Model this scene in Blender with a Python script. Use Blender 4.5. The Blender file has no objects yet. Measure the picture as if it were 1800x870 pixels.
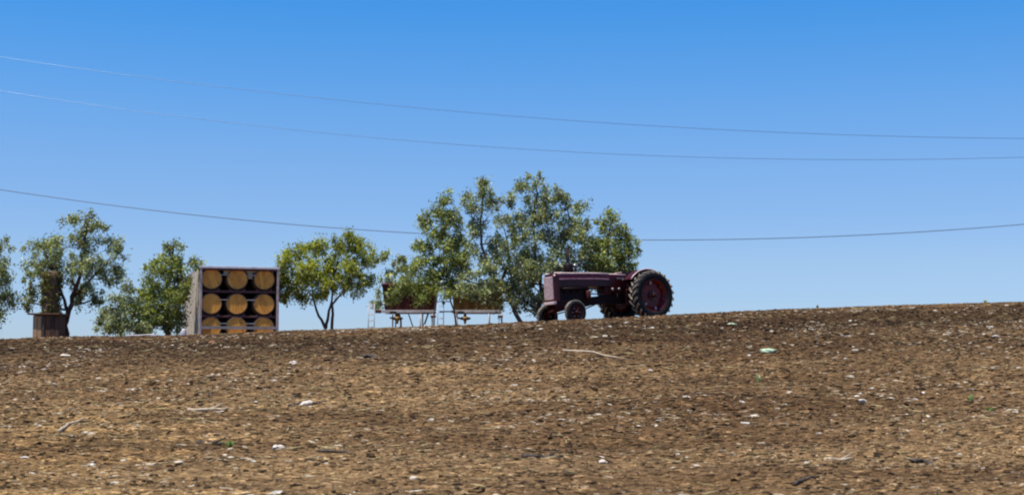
import bpy, bmesh, math, random
import numpy as np
from mathutils import Vector, Matrix
random.seed(7); rng = np.random.default_rng(7)
S = bpy.context.scene
COL = S.collection
R = math.radians

# ------------------------------------------------------------------ camera
F = 2500.0; PITCH = math.atan(205/2500)
cam = bpy.data.cameras.new('camera'); cam.sensor_width = 36; cam.lens = 50
cam.clip_start = 0.1; cam.clip_end = 9000
co = bpy.data.objects.new('camera', cam); COL.objects.link(co)
co.location = (0, 0, 0); co.rotation_euler = (math.pi/2+PITCH, 0, 0)
cam.dof.use_dof = True; cam.dof.focus_distance = 30; cam.dof.aperture_fstop = 2.2
S.camera = co
S.render.engine = 'CYCLES'; S.cycles.filter_width = 2.1
S.render.resolution_x = 1024; S.render.resolution_y = 494

# ------------------------------------------------------------------ sky, sun, exposure
SUN_EL, SUN_AZ = 72, -126          # azimuth measured from the view direction (+y), negative is to the left
w = bpy.data.worlds.new('World'); S.world = w; w.use_nodes = True
nt = w.node_tree; nt.nodes.clear()
out = nt.nodes.new('ShaderNodeOutputWorld'); bg = nt.nodes.new('ShaderNodeBackground')
sky = nt.nodes.new('ShaderNodeTexSky'); sky.sky_type = 'NISHITA'; sky.sun_disc = False
sky.sun_elevation = R(SUN_EL); sky.sun_rotation = R(SUN_AZ)
sky.altitude = 300; sky.air_density = 1.0; sky.dust_density = 0.25; sky.ozone_density = 3.0
tc = nt.nodes.new('ShaderNodeTexCoord'); mp = nt.nodes.new('ShaderNodeVectorMath'); mp.operation = 'MULTIPLY_ADD'
mp.inputs[1].default_value = (1, 1, 1.0); mp.inputs[2].default_value = (0, 0, 0.0)
nm = nt.nodes.new('ShaderNodeVectorMath'); nm.operation = 'NORMALIZE'
tint = nt.nodes.new('ShaderNodeMix'); tint.data_type = 'RGBA'; tint.blend_type = 'MULTIPLY'
tint.inputs[0].default_value = 1
# the deep polarised blue overhead pales smoothly towards the horizon, the same all round
spz = nt.nodes.new('ShaderNodeSeparateXYZ'); nt.links.new(tc.outputs['Generated'], spz.inputs[0])
rz_ = nt.nodes.new('ShaderNodeValToRGB'); nt.links.new(spz.outputs[2], rz_.inputs['Fac']); rz_.color_ramp.interpolation = 'B_SPLINE' if False else 'LINEAR'
SKYR = [(0, (.66, .83, 1.27)), (.048, (.678, .843, 1.237)), (.068, (.728, .868, 1.186)), (.0955, (.695, .866, 1.198)), (.135, (.675, .91, 1.235)),
        (.173, (.585, .945, 1.32)), (.211, (.45, .95, 1.39)), (.246, (.322, .942, 1.467)), (.32, (.26, .90, 1.5)), (1, (.26, .90, 1.5))]
SKYR = [(p_, tuple(v_/.951/1.6 for v_ in c_)) for p_, c_ in SKYR]
rz_.color_ramp.elements[0].position = SKYR[0][0]; rz_.color_ramp.elements[0].color = (*SKYR[0][1], 1)
rz_.color_ramp.elements[1].position = SKYR[-1][0]; rz_.color_ramp.elements[1].color = (*SKYR[-1][1], 1)
for p_, c_ in SKYR[1:-1]:
    e_ = rz_.color_ramp.elements.new(p_); e_.color = (*c_, 1)
nt.links.new(rz_.outputs[0], tint.inputs[7])
nt.links.new(tc.outputs['Generated'], mp.inputs[0]); nt.links.new(mp.outputs[0], nm.inputs[0])
nt.links.new(nm.outputs[0], sky.inputs[0]); nt.links.new(sky.outputs[0], tint.inputs[6])
nt.links.new(tint.outputs[2], bg.inputs[0]); nt.links.new(bg.outputs[0], out.inputs[0])
bg.inputs[1].default_value = 0.136
sl = bpy.data.lights.new('sun', 'SUN'); sl.energy = 5.0; sl.angle = R(0.5); sl.color = (1, 0.95, 0.87)
so = bpy.data.objects.new('sun', sl); COL.objects.link(so)
sd = Vector((math.sin(R(SUN_AZ))*math.cos(R(SUN_EL)), math.cos(R(SUN_AZ))*math.cos(R(SUN_EL)), math.sin(R(SUN_EL))))
so.rotation_euler = sd.to_track_quat('Z', 'Y').to_euler(); so.location = sd*100
S.view_settings.view_transform = 'Standard'; S.view_settings.look = 'None'
S.view_settings.exposure = 0.3; S.view_settings.gamma = 1

# ------------------------------------------------------------------ helpers
def P(px, py, Y):
    """world point at distance Y seen at photograph pixel (layout measurement only)"""
    u, v = (px-900)/F, (435-py)/F
    y = math.cos(PITCH)-v*math.sin(PITCH); z = math.sin(PITCH)+v*math.cos(PITCH)
    return Vector((u/y*Y, Y, z/y*Y))

def tag(o, label=None, cat=None, group=None, kind=None):
    if label: o['label'] = label
    if cat: o['category'] = cat
    if group: o['group'] = group
    if kind: o['kind'] = kind
    return o

def empty(name, loc, rz=0):
    o = bpy.data.objects.new(name, None); COL.objects.link(o)
    o.location = loc; o.rotation_euler = (0, 0, rz); o.empty_display_size = .2
    return o

class MB:
    """collects solids and links them as one mesh object"""
    def __init__(s): s.v = []; s.f = []
    def add(s, vs, fs):
        n = len(s.v); s.v += [tuple(v) for v in vs]; s.f += [tuple(i+n for i in f) for f in fs]; return s
    def box(s, x0, x1, y0, y1, z0, z1, M=None):
        vs = [Vector((x, y, z)) for z in (z0, z1) for y in (y0, y1) for x in (x0, x1)]
        if M: vs = [M @ v for v in vs]
        return s.add(vs, [(0,2,3,1),(4,5,7,6),(0,1,5,4),(1,3,7,5),(3,2,6,7),(2,0,4,6)])
    def tube(s, pts, rs, n=8, cap=True):
        pts = [Vector(p) for p in pts]
        if not hasattr(rs, '__len__'): rs = [rs]*len(pts)
        vs = []; up = None
        for i, p in enumerate(pts):
            d = (pts[min(i+1, len(pts)-1)]-pts[max(i-1, 0)])
            d = d.normalized() if d.length > 1e-9 else Vector((0, 0, 1))
            if up is None: up = Vector((0, 0, 1)) if abs(d.z) < .9 else Vector((1, 0, 0))
            a = d.cross(up).normalized(); up2 = a.cross(d).normalized(); up = up2
            for k in range(n):
                t = 2*math.pi*k/n
                vs.append(p+(a*math.cos(t)+up2*math.sin(t))*rs[i])
        fs = []
        for i in range(len(pts)-1):
            for k in range(n):
                k2 = (k+1) % n
                fs.append((i*n+k, i*n+k2, (i+1)*n+k2, (i+1)*n+k))
        if cap:
            fs.append(tuple(range(n-1, -1, -1))); m = (len(pts)-1)*n; fs.append(tuple(m+k for k in range(n)))
        return s.add(vs, fs)
    def lathe(s, prof, axis='y', n=32, c=(0, 0, 0)):
        """prof: (radius, height) pairs turned about an axis; closed at the ends where r is 0"""
        vs = []
        for r, h in prof:
            for k in range(n):
                t = 2*math.pi*k/n; a, b = r*math.cos(t), r*math.sin(t)
                v = (a, h, b) if axis == 'y' else ((h, a, b) if axis == 'x' else (a, b, h))
                vs.append((v[0]+c[0], v[1]+c[1], v[2]+c[2]))
        fs = [(i*n+k, i*n+(k+1) % n, (i+1)*n+(k+1) % n, (i+1)*n+k) for i in range(len(prof)-1) for k in range(n)]
        return s.add(vs, fs)
    def prism(s, poly, y0, y1):
        """polygon in x,z extruded along y"""
        n = len(poly); vs = [(x, y0, z) for x, z in poly]+[(x, y1, z) for x, z in poly]
        fs = [tuple(range(n)), tuple(range(2*n-1, n-1, -1))]+[(i, i+n, (i+1) % n+n, (i+1) % n) for i in range(n)]
        return s.add(vs, fs)
    def build(s, name, mat, parent=None, smooth=False, bevel=0, loc=None):
        me = bpy.data.meshes.new(name); me.from_pydata(s.v, [], s.f); me.validate()
        bm = bmesh.new(); bm.from_mesh(me); bmesh.ops.recalc_face_normals(bm, faces=bm.faces); bm.to_mesh(me); bm.free()
        if smooth: me.shade_smooth()
        me.materials.append(mat)
        o = bpy.data.objects.new(name, me); COL.objects.link(o)
        if parent: o.parent = parent
        if loc is not None: o.location = loc
        if bevel:
            b = o.modifiers.new('bevel', 'BEVEL'); b.width = bevel; b.segments = 2; b.limit_method = 'ANGLE'; b.angle_limit = R(35)
        if smooth:
            m = o.modifiers.new('norm', 'WEIGHTED_NORMAL') if False else None
        return o

def inst(src, parent, M=None, name=None):
    o = src.copy(); COL.objects.link(o); o.parent = parent
    if M is not None: o.matrix_local = M
    if name: o.name = name
    return o

# ------------------------------------------------------------------ materials
def mat(name, col, rough=.8, metal=0, var=None, scale=6, bump=0, bscale=20, spec=.5, dust=0, dustcol=(.25,.19,.13), coat=0):
    m = bpy.data.materials.new(name); m.use_nodes = True
    n = m.node_tree; b = n.nodes['Principled BSDF']
    b.inputs['Roughness'].default_value = rough; b.inputs['Metallic'].default_value = metal
    b.inputs['Specular IOR Level'].default_value = spec
    b.inputs['Coat Weight'].default_value = coat; b.inputs['Coat Roughness'].default_value = .15
    b.inputs['Base Color'].default_value = (*col, 1)
    tc = n.nodes.new('ShaderNodeTexCoord'); L = n.links.new
    last = None
    if var:
        t = n.nodes.new('ShaderNodeTexNoise'); t.inputs['Scale'].default_value = scale; t.inputs['Detail'].default_value = 6
        L(tc.outputs['Object'], t.inputs['Vector'])
        r = n.nodes.new('ShaderNodeValToRGB'); r.color_ramp.elements[0].position = .35; r.color_ramp.elements[1].position = .65
        r.color_ramp.elements[0].color = (*col, 1); r.color_ramp.elements[1].color = (*var, 1)
        L(t.outputs['Fac'], r.inputs['Fac']); last = r.outputs['Color']
    if dust:
        t2 = n.nodes.new('ShaderNodeTexNoise'); t2.inputs['Scale'].default_value = 4.5; t2.inputs['Detail'].default_value = 8
        L(tc.outputs['Object'], t2.inputs['Vector'])
        mr = n.nodes.new('ShaderNodeMapRange'); mr.inputs[1].default_value = .42; mr.inputs[2].default_value = .72; mr.inputs[4].default_value = dust
        L(t2.outputs['Fac'], mr.inputs[0])
        mx = n.nodes.new('ShaderNodeMix'); mx.data_type = 'RGBA'; L(mr.outputs[0], mx.inputs[0])
        mx.inputs[7].default_value = (*dustcol, 1)
        if last: L(last, mx.inputs[6])
        else: mx.inputs[6].default_value = (*col, 1)
        last = mx.outputs[2]
    if last: L(last, b.inputs['Base Color'])
    if bump:
        t = n.nodes.new('ShaderNodeTexNoise'); t.inputs['Scale'].default_value = bscale; t.inputs['Detail'].default_value = 5
        L(tc.outputs['Object'], t.inputs['Vector'])
        bp = n.nodes.new('ShaderNodeBump'); bp.inputs['Strength'].default_value = bump; bp.inputs['Distance'].default_value = .02
        L(t.outputs['Fac'], bp.inputs['Height']); L(bp.outputs[0], b.inputs['Normal'])
    return m

def grain_mat(name, c0, c1, rough=.8, sc=(3, 3, 40)):
    m = mat(name, c0, rough); n = m.node_tree; b = n.nodes['Principled BSDF']; L = n.links.new
    tc = n.nodes.new('ShaderNodeTexCoord'); mp = n.nodes.new('ShaderNodeMapping'); mp.inputs['Scale'].default_value = sc
    t = n.nodes.new('ShaderNodeTexNoise'); t.inputs['Scale'].default_value = 1.6; t.inputs['Detail'].default_value = 7
    oi = n.nodes.new('ShaderNodeObjectInfo'); ad = n.nodes.new('ShaderNodeMath'); ad.operation = 'MULTIPLY_ADD'
    ad.inputs[1].default_value = .35; L(oi.outputs['Random'], ad.inputs[0]); L(t.outputs['Fac'], ad.inputs[2])
    r = n.nodes.new('ShaderNodeValToRGB'); r.color_ramp.elements[0].position = .38; r.color_ramp.elements[1].position = .82
    r.color_ramp.elements[0].color = (*c0, 1); r.color_ramp.elements[1].color = (*c1, 1)
    L(tc.outputs['Object'], mp.inputs[0]); L(mp.outputs[0], t.inputs['Vector']); L(ad.outputs[0], r.inputs['Fac']); L(r.outputs[0], b.inputs['Base Color'])
    return m

def leaf_mat(name, c0, c1, c2, trans=.45):
    m = bpy.data.materials.new(name); m.use_nodes = True
    n = m.node_tree; b = n.nodes['Principled BSDF']; L = n.links.new
    g = n.nodes.new('ShaderNodeNewGeometry')
    r = n.nodes.new('ShaderNodeValToRGB'); e = r.color_ramp.elements
    e[0].position = 0; e[0].color = (*c0, 1); e[1].position = 1; e[1].color = (*c2, 1)
    x = e.new(.55); x.color = (*c1, 1)
    L(g.outputs['Random Per Island'], r.inputs['Fac'])
    # clumps of older and younger leaves
    tcx = n.nodes.new('ShaderNodeTexCoord')
    t = n.nodes.new('ShaderNodeTexNoise'); t.inputs['Scale'].default_value = 2.2; t.inputs['Detail'].default_value = 3
    L(tcx.outputs['Object'], t.inputs['Vector'])
    mr = n.nodes.new('ShaderNodeMapRange'); mr.inputs[1].default_value = .35; mr.inputs[2].default_value = .65
    mr.inputs[3].default_value = .65; mr.inputs[4].default_value = 1.45
    L(t.outputs['Fac'], mr.inputs[0])
    vm = n.nodes.new('ShaderNodeVectorMath'); vm.operation = 'SCALE'; L(r.outputs[0], vm.inputs[0]); L(mr.outputs[0], vm.inputs['Scale'])
    L(vm.outputs[0], b.inputs['Base Color']); b.inputs['Roughness'].default_value = .42
    b.inputs['Specular IOR Level'].default_value = .5
    tr = n.nodes.new('ShaderNodeBsdfTranslucent')
    hs = n.nodes.new('ShaderNodeVectorMath'); hs.operation = 'MULTIPLY'; hs.inputs[1].default_value = (1.7, 1.6, .6)
    L(vm.outputs[0], hs.inputs[0]); L(hs.outputs[0], tr.inputs[0])
    mx = n.nodes.new('ShaderNodeMixShader'); mx.inputs[0].default_value = trans
    L(b.outputs[0], mx.inputs[1]); L(tr.outputs[0], mx.inputs[2])
    L(mx.outputs[0], n.nodes['Material Output'].inputs[0])
    return m

M = {}
M['paint'] = mat('maroon_paint', (.062, .003, .005), .4, 0, (.030, .0015, .003), 5, .05, 30, spec=.25, dust=.06, dustcol=(.12, .04, .04), coat=.12)
M['sky_sheen'] = mat('mauve_sky_sheen_paint', (.22, .11, .14), .5, 0, (.15, .05, .07), 6, .05, 30)  # lilac sky reflection on the bonnet shoulder, painted in as base colour
M['glint'] = mat('pale_pink_glint_paint', (.86, .70, .60), .4, 0, (.66, .42, .36), 9)  # sun glint along the tractor's upper edges, painted in as pale pink
M['paint_dull'] = mat('faded_maroon', (.065, .006, .004), .6, 0, (.028, .004, .003), 9, .2, 30, spec=.2, dust=.2, dustcol=(.08, .04, .025))
M['castiron'] = mat('greasy_iron', (.008, .004, .004), .6, 0, (.018, .007, .006), 12, .3, 40, spec=.15, dust=.15, dustcol=(.05, .025, .015))
M['grille'] = mat('grille_metal', (.72, .55, .52), .5, 0, (.52, .36, .34), 12, .1)
M['rubber'] = mat('tyre_rubber', (.007, .007, .009), .8, 0, (.014, .012, .012), 8, .2, 40, spec=.2, dust=.1, dustcol=(.06, .045, .03))
M['lug'] = mat('dusty_rubber', (.30, .25, .18), .8, 0, (.05, .042, .036), 7, .3, 30)
M['steel'] = mat('worn_steel', (.35, .33, .32), .4, .8, (.2, .17, .15), 14)
M['rim'] = mat('red_rim', (.17, .006, .004), .45, 0, (.07, .004, .004), 8, spec=.25, dust=.1, dustcol=(.12, .05, .04), coat=.15)
M['white_steel'] = mat('white_painted_steel', (.56, .54, .56), .5, 0, (.40, .36, .37), 5, dust=.3, dustcol=(.35, .25, .2))
M['cont_wall'] = mat('container_wall', (.62, .54, .42), .7, 0, (.46, .38, .29), 1.6, .1, dust=.4, dustcol=(.2, .14, .1))
M['cont_frame'] = mat('container_frame', (.50, .40, .38), .55, 0, (.34, .24, .22), 5, dust=.25, dustcol=(.2, .1, .08))
M['cont_dark'] = mat('container_lining', (.035, .022, .02), .8, 0, (.055, .03, .026), 3)
M['brownrail'] = mat('rust_red_steel', (.13, .045, .035), .7, .1, (.08, .03, .025), 8)
M['greybar'] = mat('grey_bar', (.36, .31, .27), .5, .1, (.24, .2, .17), 8)
M['cream'] = mat('cream_board', (.55, .47, .30), .8, 0, (.42, .34, .2), 5)
M['stave'] = grain_mat('oak_stave', (.16, .085, .03), (.34, .2, .08), .7, (14, 2, 14))
M['headwood'] = grain_mat('oak_head', (.52, .19, .018), (.88, .38, .050), .65, (18, 18, 3))
M['hoop'] = mat('barrel_hoop', (.05, .045, .045), .45, .7, (.1, .07, .05), 10)
M['redtub'] = mat('red_tub_paint', (.11, .009, .006), .6, 0, (.06, .008, .005), 4, .1, dust=.3, dustcol=(.1, .05, .03))
M['browntub'] = mat('ochre_tub_paint', (.27, .15, .035), .6, 0, (.16, .09, .024), 4, .1, dust=.3, dustcol=(.12, .07, .04))
M['yellow'] = mat('ochre_yellow_paint', (.38, .20, .03), .5, 0, (.2, .1, .02), 10)
M['plank'] = grain_mat('weathered_plank', (.03, .013, .007), (.12, .055, .028), .85, (16, 16, 1.5))
M['plank_lt'] = grain_mat('pale_plank', (.26, .14, .06), (.46, .28, .14), .85, (16, 16, 1.5))
M['bark'] = mat('tree_bark', (.045, .026, .02), .9, 0, (.09, .055, .04), 7, .8, 14)
M['barkred'] = mat('reddish_bark', (.06, .022, .018), .9, 0, (.11, .05, .038), 7, .8, 14)
M['stumpbark'] = mat('fibrous_bark', (.15, .085, .045), .9, 0, (.06, .035, .02), 9, .9, 22)
M['cable'] = mat('dark_cable', (.07, .10, .15), .5)
M['wire'] = mat('aluminium_wire', (.15, .22, .34), .36, .6)
M['leafA'] = leaf_mat('leaf_grey_green', (.07, .085, .030), (.22, .26, .11), (.58, .62, .42), .4)
M['leafB'] = leaf_mat('leaf_yellow_green', (.07, .09, .008), (.27, .30, .034), (.50, .52, .13), .45)
M['leafC'] = leaf_mat('leaf_mid_green', (.06, .08, .014), (.21, .25, .055), (.48, .52, .24), .42)
M['creeper'] = leaf_mat('creeper_leaf', (.08, .06, .012), (.12, .12, .018), (.18, .17, .03), .3)
M['weed'] = leaf_mat('weed_leaf', (.05, .11, .02), (.10, .2, .04), (.18, .3, .08), .3)
M['drytwig'] = mat('dry_twig', (.22, .14, .08), .85, 0, (.12, .08, .05), 15)

def soil_tone():
    '''bands of darker and paler soil, darkest some way below the crest; one tone field shared by the ground and the clods lying on it'''
    g = bpy.data.node_groups.new('soil_tone', 'ShaderNodeTree')
    g.interface.new_socket('Color', in_out='OUTPUT', socket_type='NodeSocketColor')
    N = g.nodes.new; K = g.links.new; geo = N('ShaderNodeNewGeometry'); go = N('NodeGroupOutput')
    def nz(scale, rot, sc, det):
        m_ = N('ShaderNodeMapping'); m_.inputs['Scale'].default_value = scale; m_.inputs['Rotation'].default_value = (0, 0, rot); K(geo.outputs['Position'], m_.inputs[0])
        t = N('ShaderNodeTexNoise'); t.inputs['Scale'].default_value = sc; t.inputs['Detail'].default_value = det; K(m_.outputs[0], t.inputs['Vector']); return t.outputs['Fac']
    def rp(f, st):
        r = N('ShaderNodeValToRGB'); e = r.color_ramp.elements
        e[0].position = st[0][0]; e[0].color = (*st[0][1], 1); e[1].position = st[-1][0]; e[1].color = (*st[-1][1], 1)
        for p, c in st[1:-1]: x = e.new(p); x.color = (*c, 1)
        K(f, r.inputs['Fac']); return r.outputs[0]
    def mul(a, b_, f=None):
        x = N('ShaderNodeMix'); x.data_type = 'RGBA'; x.blend_type = 'MULTIPLY'; x.inputs[0].default_value = 1
        K(a, x.inputs[6]); K(b_, x.inputs[7])
        if f: K(f, x.inputs[0])
        return x.outputs[2]
    def mrr(v, a, b1, c=0., d=1.):
        x = N('ShaderNodeMapRange'); x.interpolation_type = 'SMOOTHSTEP'
        for i, q in ((1, a), (2, b1), (3, c), (4, d)): x.inputs[i].default_value = q
        K(v, x.inputs[0]); return x.outputs[0]
    sp_ = N('ShaderNodeSeparateXYZ'); K(geo.outputs['Position'], sp_.inputs[0])
    big_ = rp(nz((.28, 1, 1), .1, .55, 5), [(.36, (.76, .70, .65)), (.5, (1, .97, .93)), (.64, (1.18, 1.16, 1.10))])
    band_ = rp(nz((.10, .62, 1), -.07, 1.0, 4), [(.34, (.76, .71, .66)), (.48, (.97, .94, .90)), (.62, (1.14, 1.11, 1.05))])
    dep_ = rp(mrr(sp_.outputs[1], 15, 38.5), [(0, (1.12, 1.08, .98)), (.4, (1.0, .95, .86)), (.62, (.60, .55, .50)), (.74, (.40, .36, .31)), (.84, (.46, .41, .36)), (.95, (.80, .70, .60)), (1, (.95, .84, .72))])
    c_ = mul(mul(big_, band_), dep_)
    m1_ = N('ShaderNodeMath'); m1_.operation = 'MULTIPLY'; K(mrr(sp_.outputs[0], -.5, -6.5), m1_.inputs[0]); K(mrr(sp_.outputs[1], 26, 18), m1_.inputs[1])
    tr_ = rp(nz((.5, 1.6, 1), .62, 1.3, 4), [(.36, (.62, .60, .55)), (.5, (1.15, 1.15, 1.08)), (.64, (1.7, 1.7, 1.55))])
    c_ = mul(c_, tr_, m1_.outputs[0]); K(c_, go.inputs[0]); return g
SOIL_TONE = soil_tone()
def stone_mat(name, stops, rough=.9, bump=.5, tone=False):
    m = bpy.data.materials.new(name); m.use_nodes = True
    n = m.node_tree; b = n.nodes['Principled BSDF']; L = n.links.new
    oi = n.nodes.new('ShaderNodeObjectInfo'); r = n.nodes.new('ShaderNodeValToRGB'); e = r.color_ramp.elements
    e[0].position = stops[0][0]; e[0].color = (*stops[0][1], 1); e[1].position = stops[-1][0]; e[1].color = (*stops[-1][1], 1)
    for p, c in stops[1:-1]:
        x = e.new(p); x.color = (*c, 1)
    L(oi.outputs['Random'], r.inputs['Fac'])
    tc = n.nodes.new('ShaderNodeTexCoord'); t = n.nodes.new('ShaderNodeTexNoise'); t.inputs['Scale'].default_value = 2.5; t.inputs['Detail'].default_value = 6
    L(tc.outputs['Object'], t.inputs['Vector'])
    mr = n.nodes.new('ShaderNodeMapRange'); mr.inputs[3].default_value = .65; mr.inputs[4].default_value = 1.35; L(t.outputs['Fac'], mr.inputs[0])
    vm = n.nodes.new('ShaderNodeVectorMath'); vm.operation = 'SCALE'; L(r.outputs[0], vm.inputs[0]); L(mr.outputs[0], vm.inputs['Scale'])
    last = vm.outputs[0]
    if tone:
        gn = n.nodes.new('ShaderNodeGroup'); gn.node_tree = SOIL_TONE; mt = n.nodes.new('ShaderNodeMix'); mt.data_type = 'RGBA'; mt.blend_type = 'MULTIPLY'
        mt.inputs[0].default_value = 1; L(last, mt.inputs[6]); L(gn.outputs[0], mt.inputs[7]); last = mt.outputs[2]
    L(last, b.inputs['Base Color']); b.inputs['Roughness'].default_value = rough; b.inputs['Specular IOR Level'].default_value = .2
    bp = n.nodes.new('ShaderNodeBump'); bp.inputs['Strength'].default_value = bump; bp.inputs['Distance'].default_value = .1
    L(t.outputs['Fac'], bp.inputs['Height']); L(bp.outputs[0], b.inputs['Normal'])
    return m
M['clod'] = stone_mat('soil_clod', [(0, (.02, .014, .009)), (.10, (.05, .034, .02)), (.25, (.16, .105, .057)), (.8, (.26, .175, .096)), (.94, (.34, .24, .14)), (1, (.50, .38, .24))], tone=True)
M['pale'] = stone_mat('pale_stone', [(0, (.34, .23, .13)), (.5, (.48, .36, .22)), (.8, (.62, .50, .34)), (1, (.82, .74, .60))])
M['straw'] = stone_mat('dry_straw', [(0, (.13, .09, .04)), (.5, (.36, .26, .12)), (1, (.55, .42, .2))])
M['whitestone'] = mat('white_stone', (.66, .58, .48), .85, 0, (.48, .39, .29), 12, .5, 20)
M['whitestick'] = mat('bleached_stick', (.52, .42, .29), .8, 0, (.34, .25, .16), 20)
M['darkstick'] = mat('dark_stick', (.022, .014, .009), .9, 0, (.12, .09, .06), 20)
M['greenbit'] = mat('pale_green_scrap', (.50, .62, .42), .7, 0, (.34, .42, .24), 14)
M['orangebit'] = mat('orange_scrap', (.62, .22, .09), .7, 0, (.4, .16, .07), 14)
M['whitesheet'] = mat('white_sheet', (.74, .70, .68), .5, 0, (.55, .5, .5), 5)

# ------------------------------------------------------------------ ground
def vnoise(x, y, seed=0):
    xi = np.floor(x).astype(np.int64); yi = np.floor(y).astype(np.int64)
    fx = x-xi; fy = y-yi; fx = fx*fx*fx*(fx*(fx*6-15)+10); fy = fy*fy*fy*(fy*(fy*6-15)+10)
    def h(a, b):
        n = (a*374761393+b*668265263+seed*1442695041) & 0xffffffff
        n = ((n ^ (n >> 13))*1274126177) & 0xffffffff
        n = (n ^ (n >> 16)) & 0xffffffff
        return n/4294967295.0
    a = h(xi, yi); b = h(xi+1, yi); c = h(xi, yi+1); d = h(xi+1, yi+1)
    return (a+(b-a)*fx)*(1-fy)+(c+(d-c)*fx)*fy-.5

CX = np.array([-600, 0, 200, 350, 487, 600, 700, 800, 930, 1028, 1187, 1300, 1500, 1700, 1800, 2400], float)
CY = np.array([600, 595, 590.5, 587, 583, 578.5, 575, 571.5, 565, 561, 553, 546.5, 538, 531.5, 530, 524], float)
ZC = (640-CY-3)/F*40*.985
XC = (CX-900)/F*38
def crest(x):
    z = np.zeros_like(x); k = 0
    for d in (-.6, -.3, 0, .3, .6): z = z+np.interp(x+d, XC, ZC); k += 1
    return z/k
def base_h(x, y):
    zc = crest(x)
    t = np.clip((y-8)/32, 0, 1)
    s = .5*(1-np.cos(np.pi*t))
    up = -1.6+(zc+1.6)*s
    d = np.clip(y-40, 0, None)
    down = zc-np.where(d < 14, .0036*d*d, .0036*196+.1*(d-14))
    z = np.where(y <= 40, up, down)
    return np.maximum(z, -7)
def H(x, y):
    x = np.asarray(x, float); y = np.asarray(y, float)
    z = base_h(x, y)
    fade = np.clip((y-5)/6, 0, 1)*np.clip((60-y)/14, 0, 1)*np.clip((30-np.abs(x))/8, 0, 1)
    crestfade = np.clip((40-y)/8, .10, 1)
    u = x+.15*y
    n = .16*vnoise(u/5.5, y/2.2, 1)+.07*vnoise(u/1.9, y/.9, 2)
    f = .045*vnoise(u/.62, y/.42, 3)+.030*vnoise(u/.30+9, y/.18, 4)+.022*vnoise(u/.14, y/.10, 5)
    ridge = .03*np.sin(y*2*math.pi/1.15+1.2*vnoise(u/4, y/3, 8)*4)*(.5+vnoise(u/3, y/5, 9))
    return z+(n*crestfade+(f*np.clip(crestfade, .3, 1)+ridge*crestfade))*fade
def grid_axis(lo, hi, step, far, g=1.28):
    a = list(np.arange(lo, hi, step)); d = step; x = a[-1]
    while x < far: d *= g; x += d; a.append(x)
    d = step; x = a[0]; b = []
    while x > -far: d *= g; x -= d; b.append(x)
    return np.array(b[::-1]+a)
xs = grid_axis(-16.5, 16.5, .048, 4000); ys = grid_axis(13.5, 41.5, .052, 4000)
gx, gy = np.meshgrid(xs, ys); gz = H(gx, gy)
nx, ny = len(xs), len(ys)
me = bpy.data.meshes.new('ground')
me.vertices.add(nx*ny); me.vertices.foreach_set('co', np.stack([gx, gy, gz], -1).ravel())
ii = (np.arange(ny-1)[:, None]*nx+np.arange(nx-1)[None]).ravel()
quads = np.stack([ii, ii+1, ii+1+nx, ii+nx], -1).ravel()
nf = len(ii); me.loops.add(nf*4); me.loops.foreach_set('vertex_index', quads)
me.polygons.add(nf); me.polygons.foreach_set('loop_start', np.arange(nf)*4); me.update(); me.shade_smooth()
gm = bpy.data.materials.new('soil'); gm.use_nodes = True
n = gm.node_tree; b = n.nodes['Principled BSDF']; L = n.links.new
tc = n.nodes.new('ShaderNodeTexCoord')
def noise(sc, det, vec=None, rough=.6):
    t = n.nodes.new('ShaderNodeTexNoise'); t.inputs['Scale'].default_value = sc; t.inputs['Detail'].default_value = det; t.inputs['Roughness'].default_value = rough
    L(vec or tc.outputs['Object'], t.inputs['Vector']); return t.outputs['Fac']
mpg = n.nodes.new('ShaderNodeMapping'); mpg.inputs['Scale'].default_value = (.28, 1, 1); mpg.inputs['Rotation'].default_value = (0, 0, .1)
L(tc.outputs['Object'], mpg.inputs[0])
mpf = n.nodes.new('ShaderNodeMapping'); mpf.inputs['Scale'].default_value = (10, 26, 20); L(tc.outputs['Object'], mpf.inputs[0])
big = noise(.55, 5, mpg.outputs[0]); mid = noise(3.5, 8); fine = noise(1.0, 7, mpf.outputs[0], .78)
def ramp(fac, st):
    r = n.nodes.new('ShaderNodeValToRGB'); e = r.color_ramp.elements
    e[0].position = st[0][0]; e[0].color = (*st[0][1], 1); e[1].position = st[-1][0]; e[1].color = (*st[-1][1], 1)
    for p, c in st[1:-1]: x = e.new(p); x.color = (*c, 1)
    L(fac, r.inputs['Fac']); return r.outputs[0]
def mix(a, b_, f, mode='MIX'):
    x = n.nodes.new('ShaderNodeMix'); x.data_type = 'RGBA'; x.blend_type = mode
    for v, i in ((a, 6), (b_, 7)):
        if isinstance(v, tuple): x.inputs[i].default_value = (*v, 1)
        else: L(v, x.inputs[i])
    if isinstance(f, float): x.inputs[0].default_value = f
    else: L(f, x.inputs[0])
    return x.outputs[2]
c_fine = ramp(fine, [(.28, (.045, .026, .011)), (.44, (.115, .074, .038)), (.52, (.170, .116, .066)), (.62, (.25, .175, .104)), (.74, (.46, .35, .23))])
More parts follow.
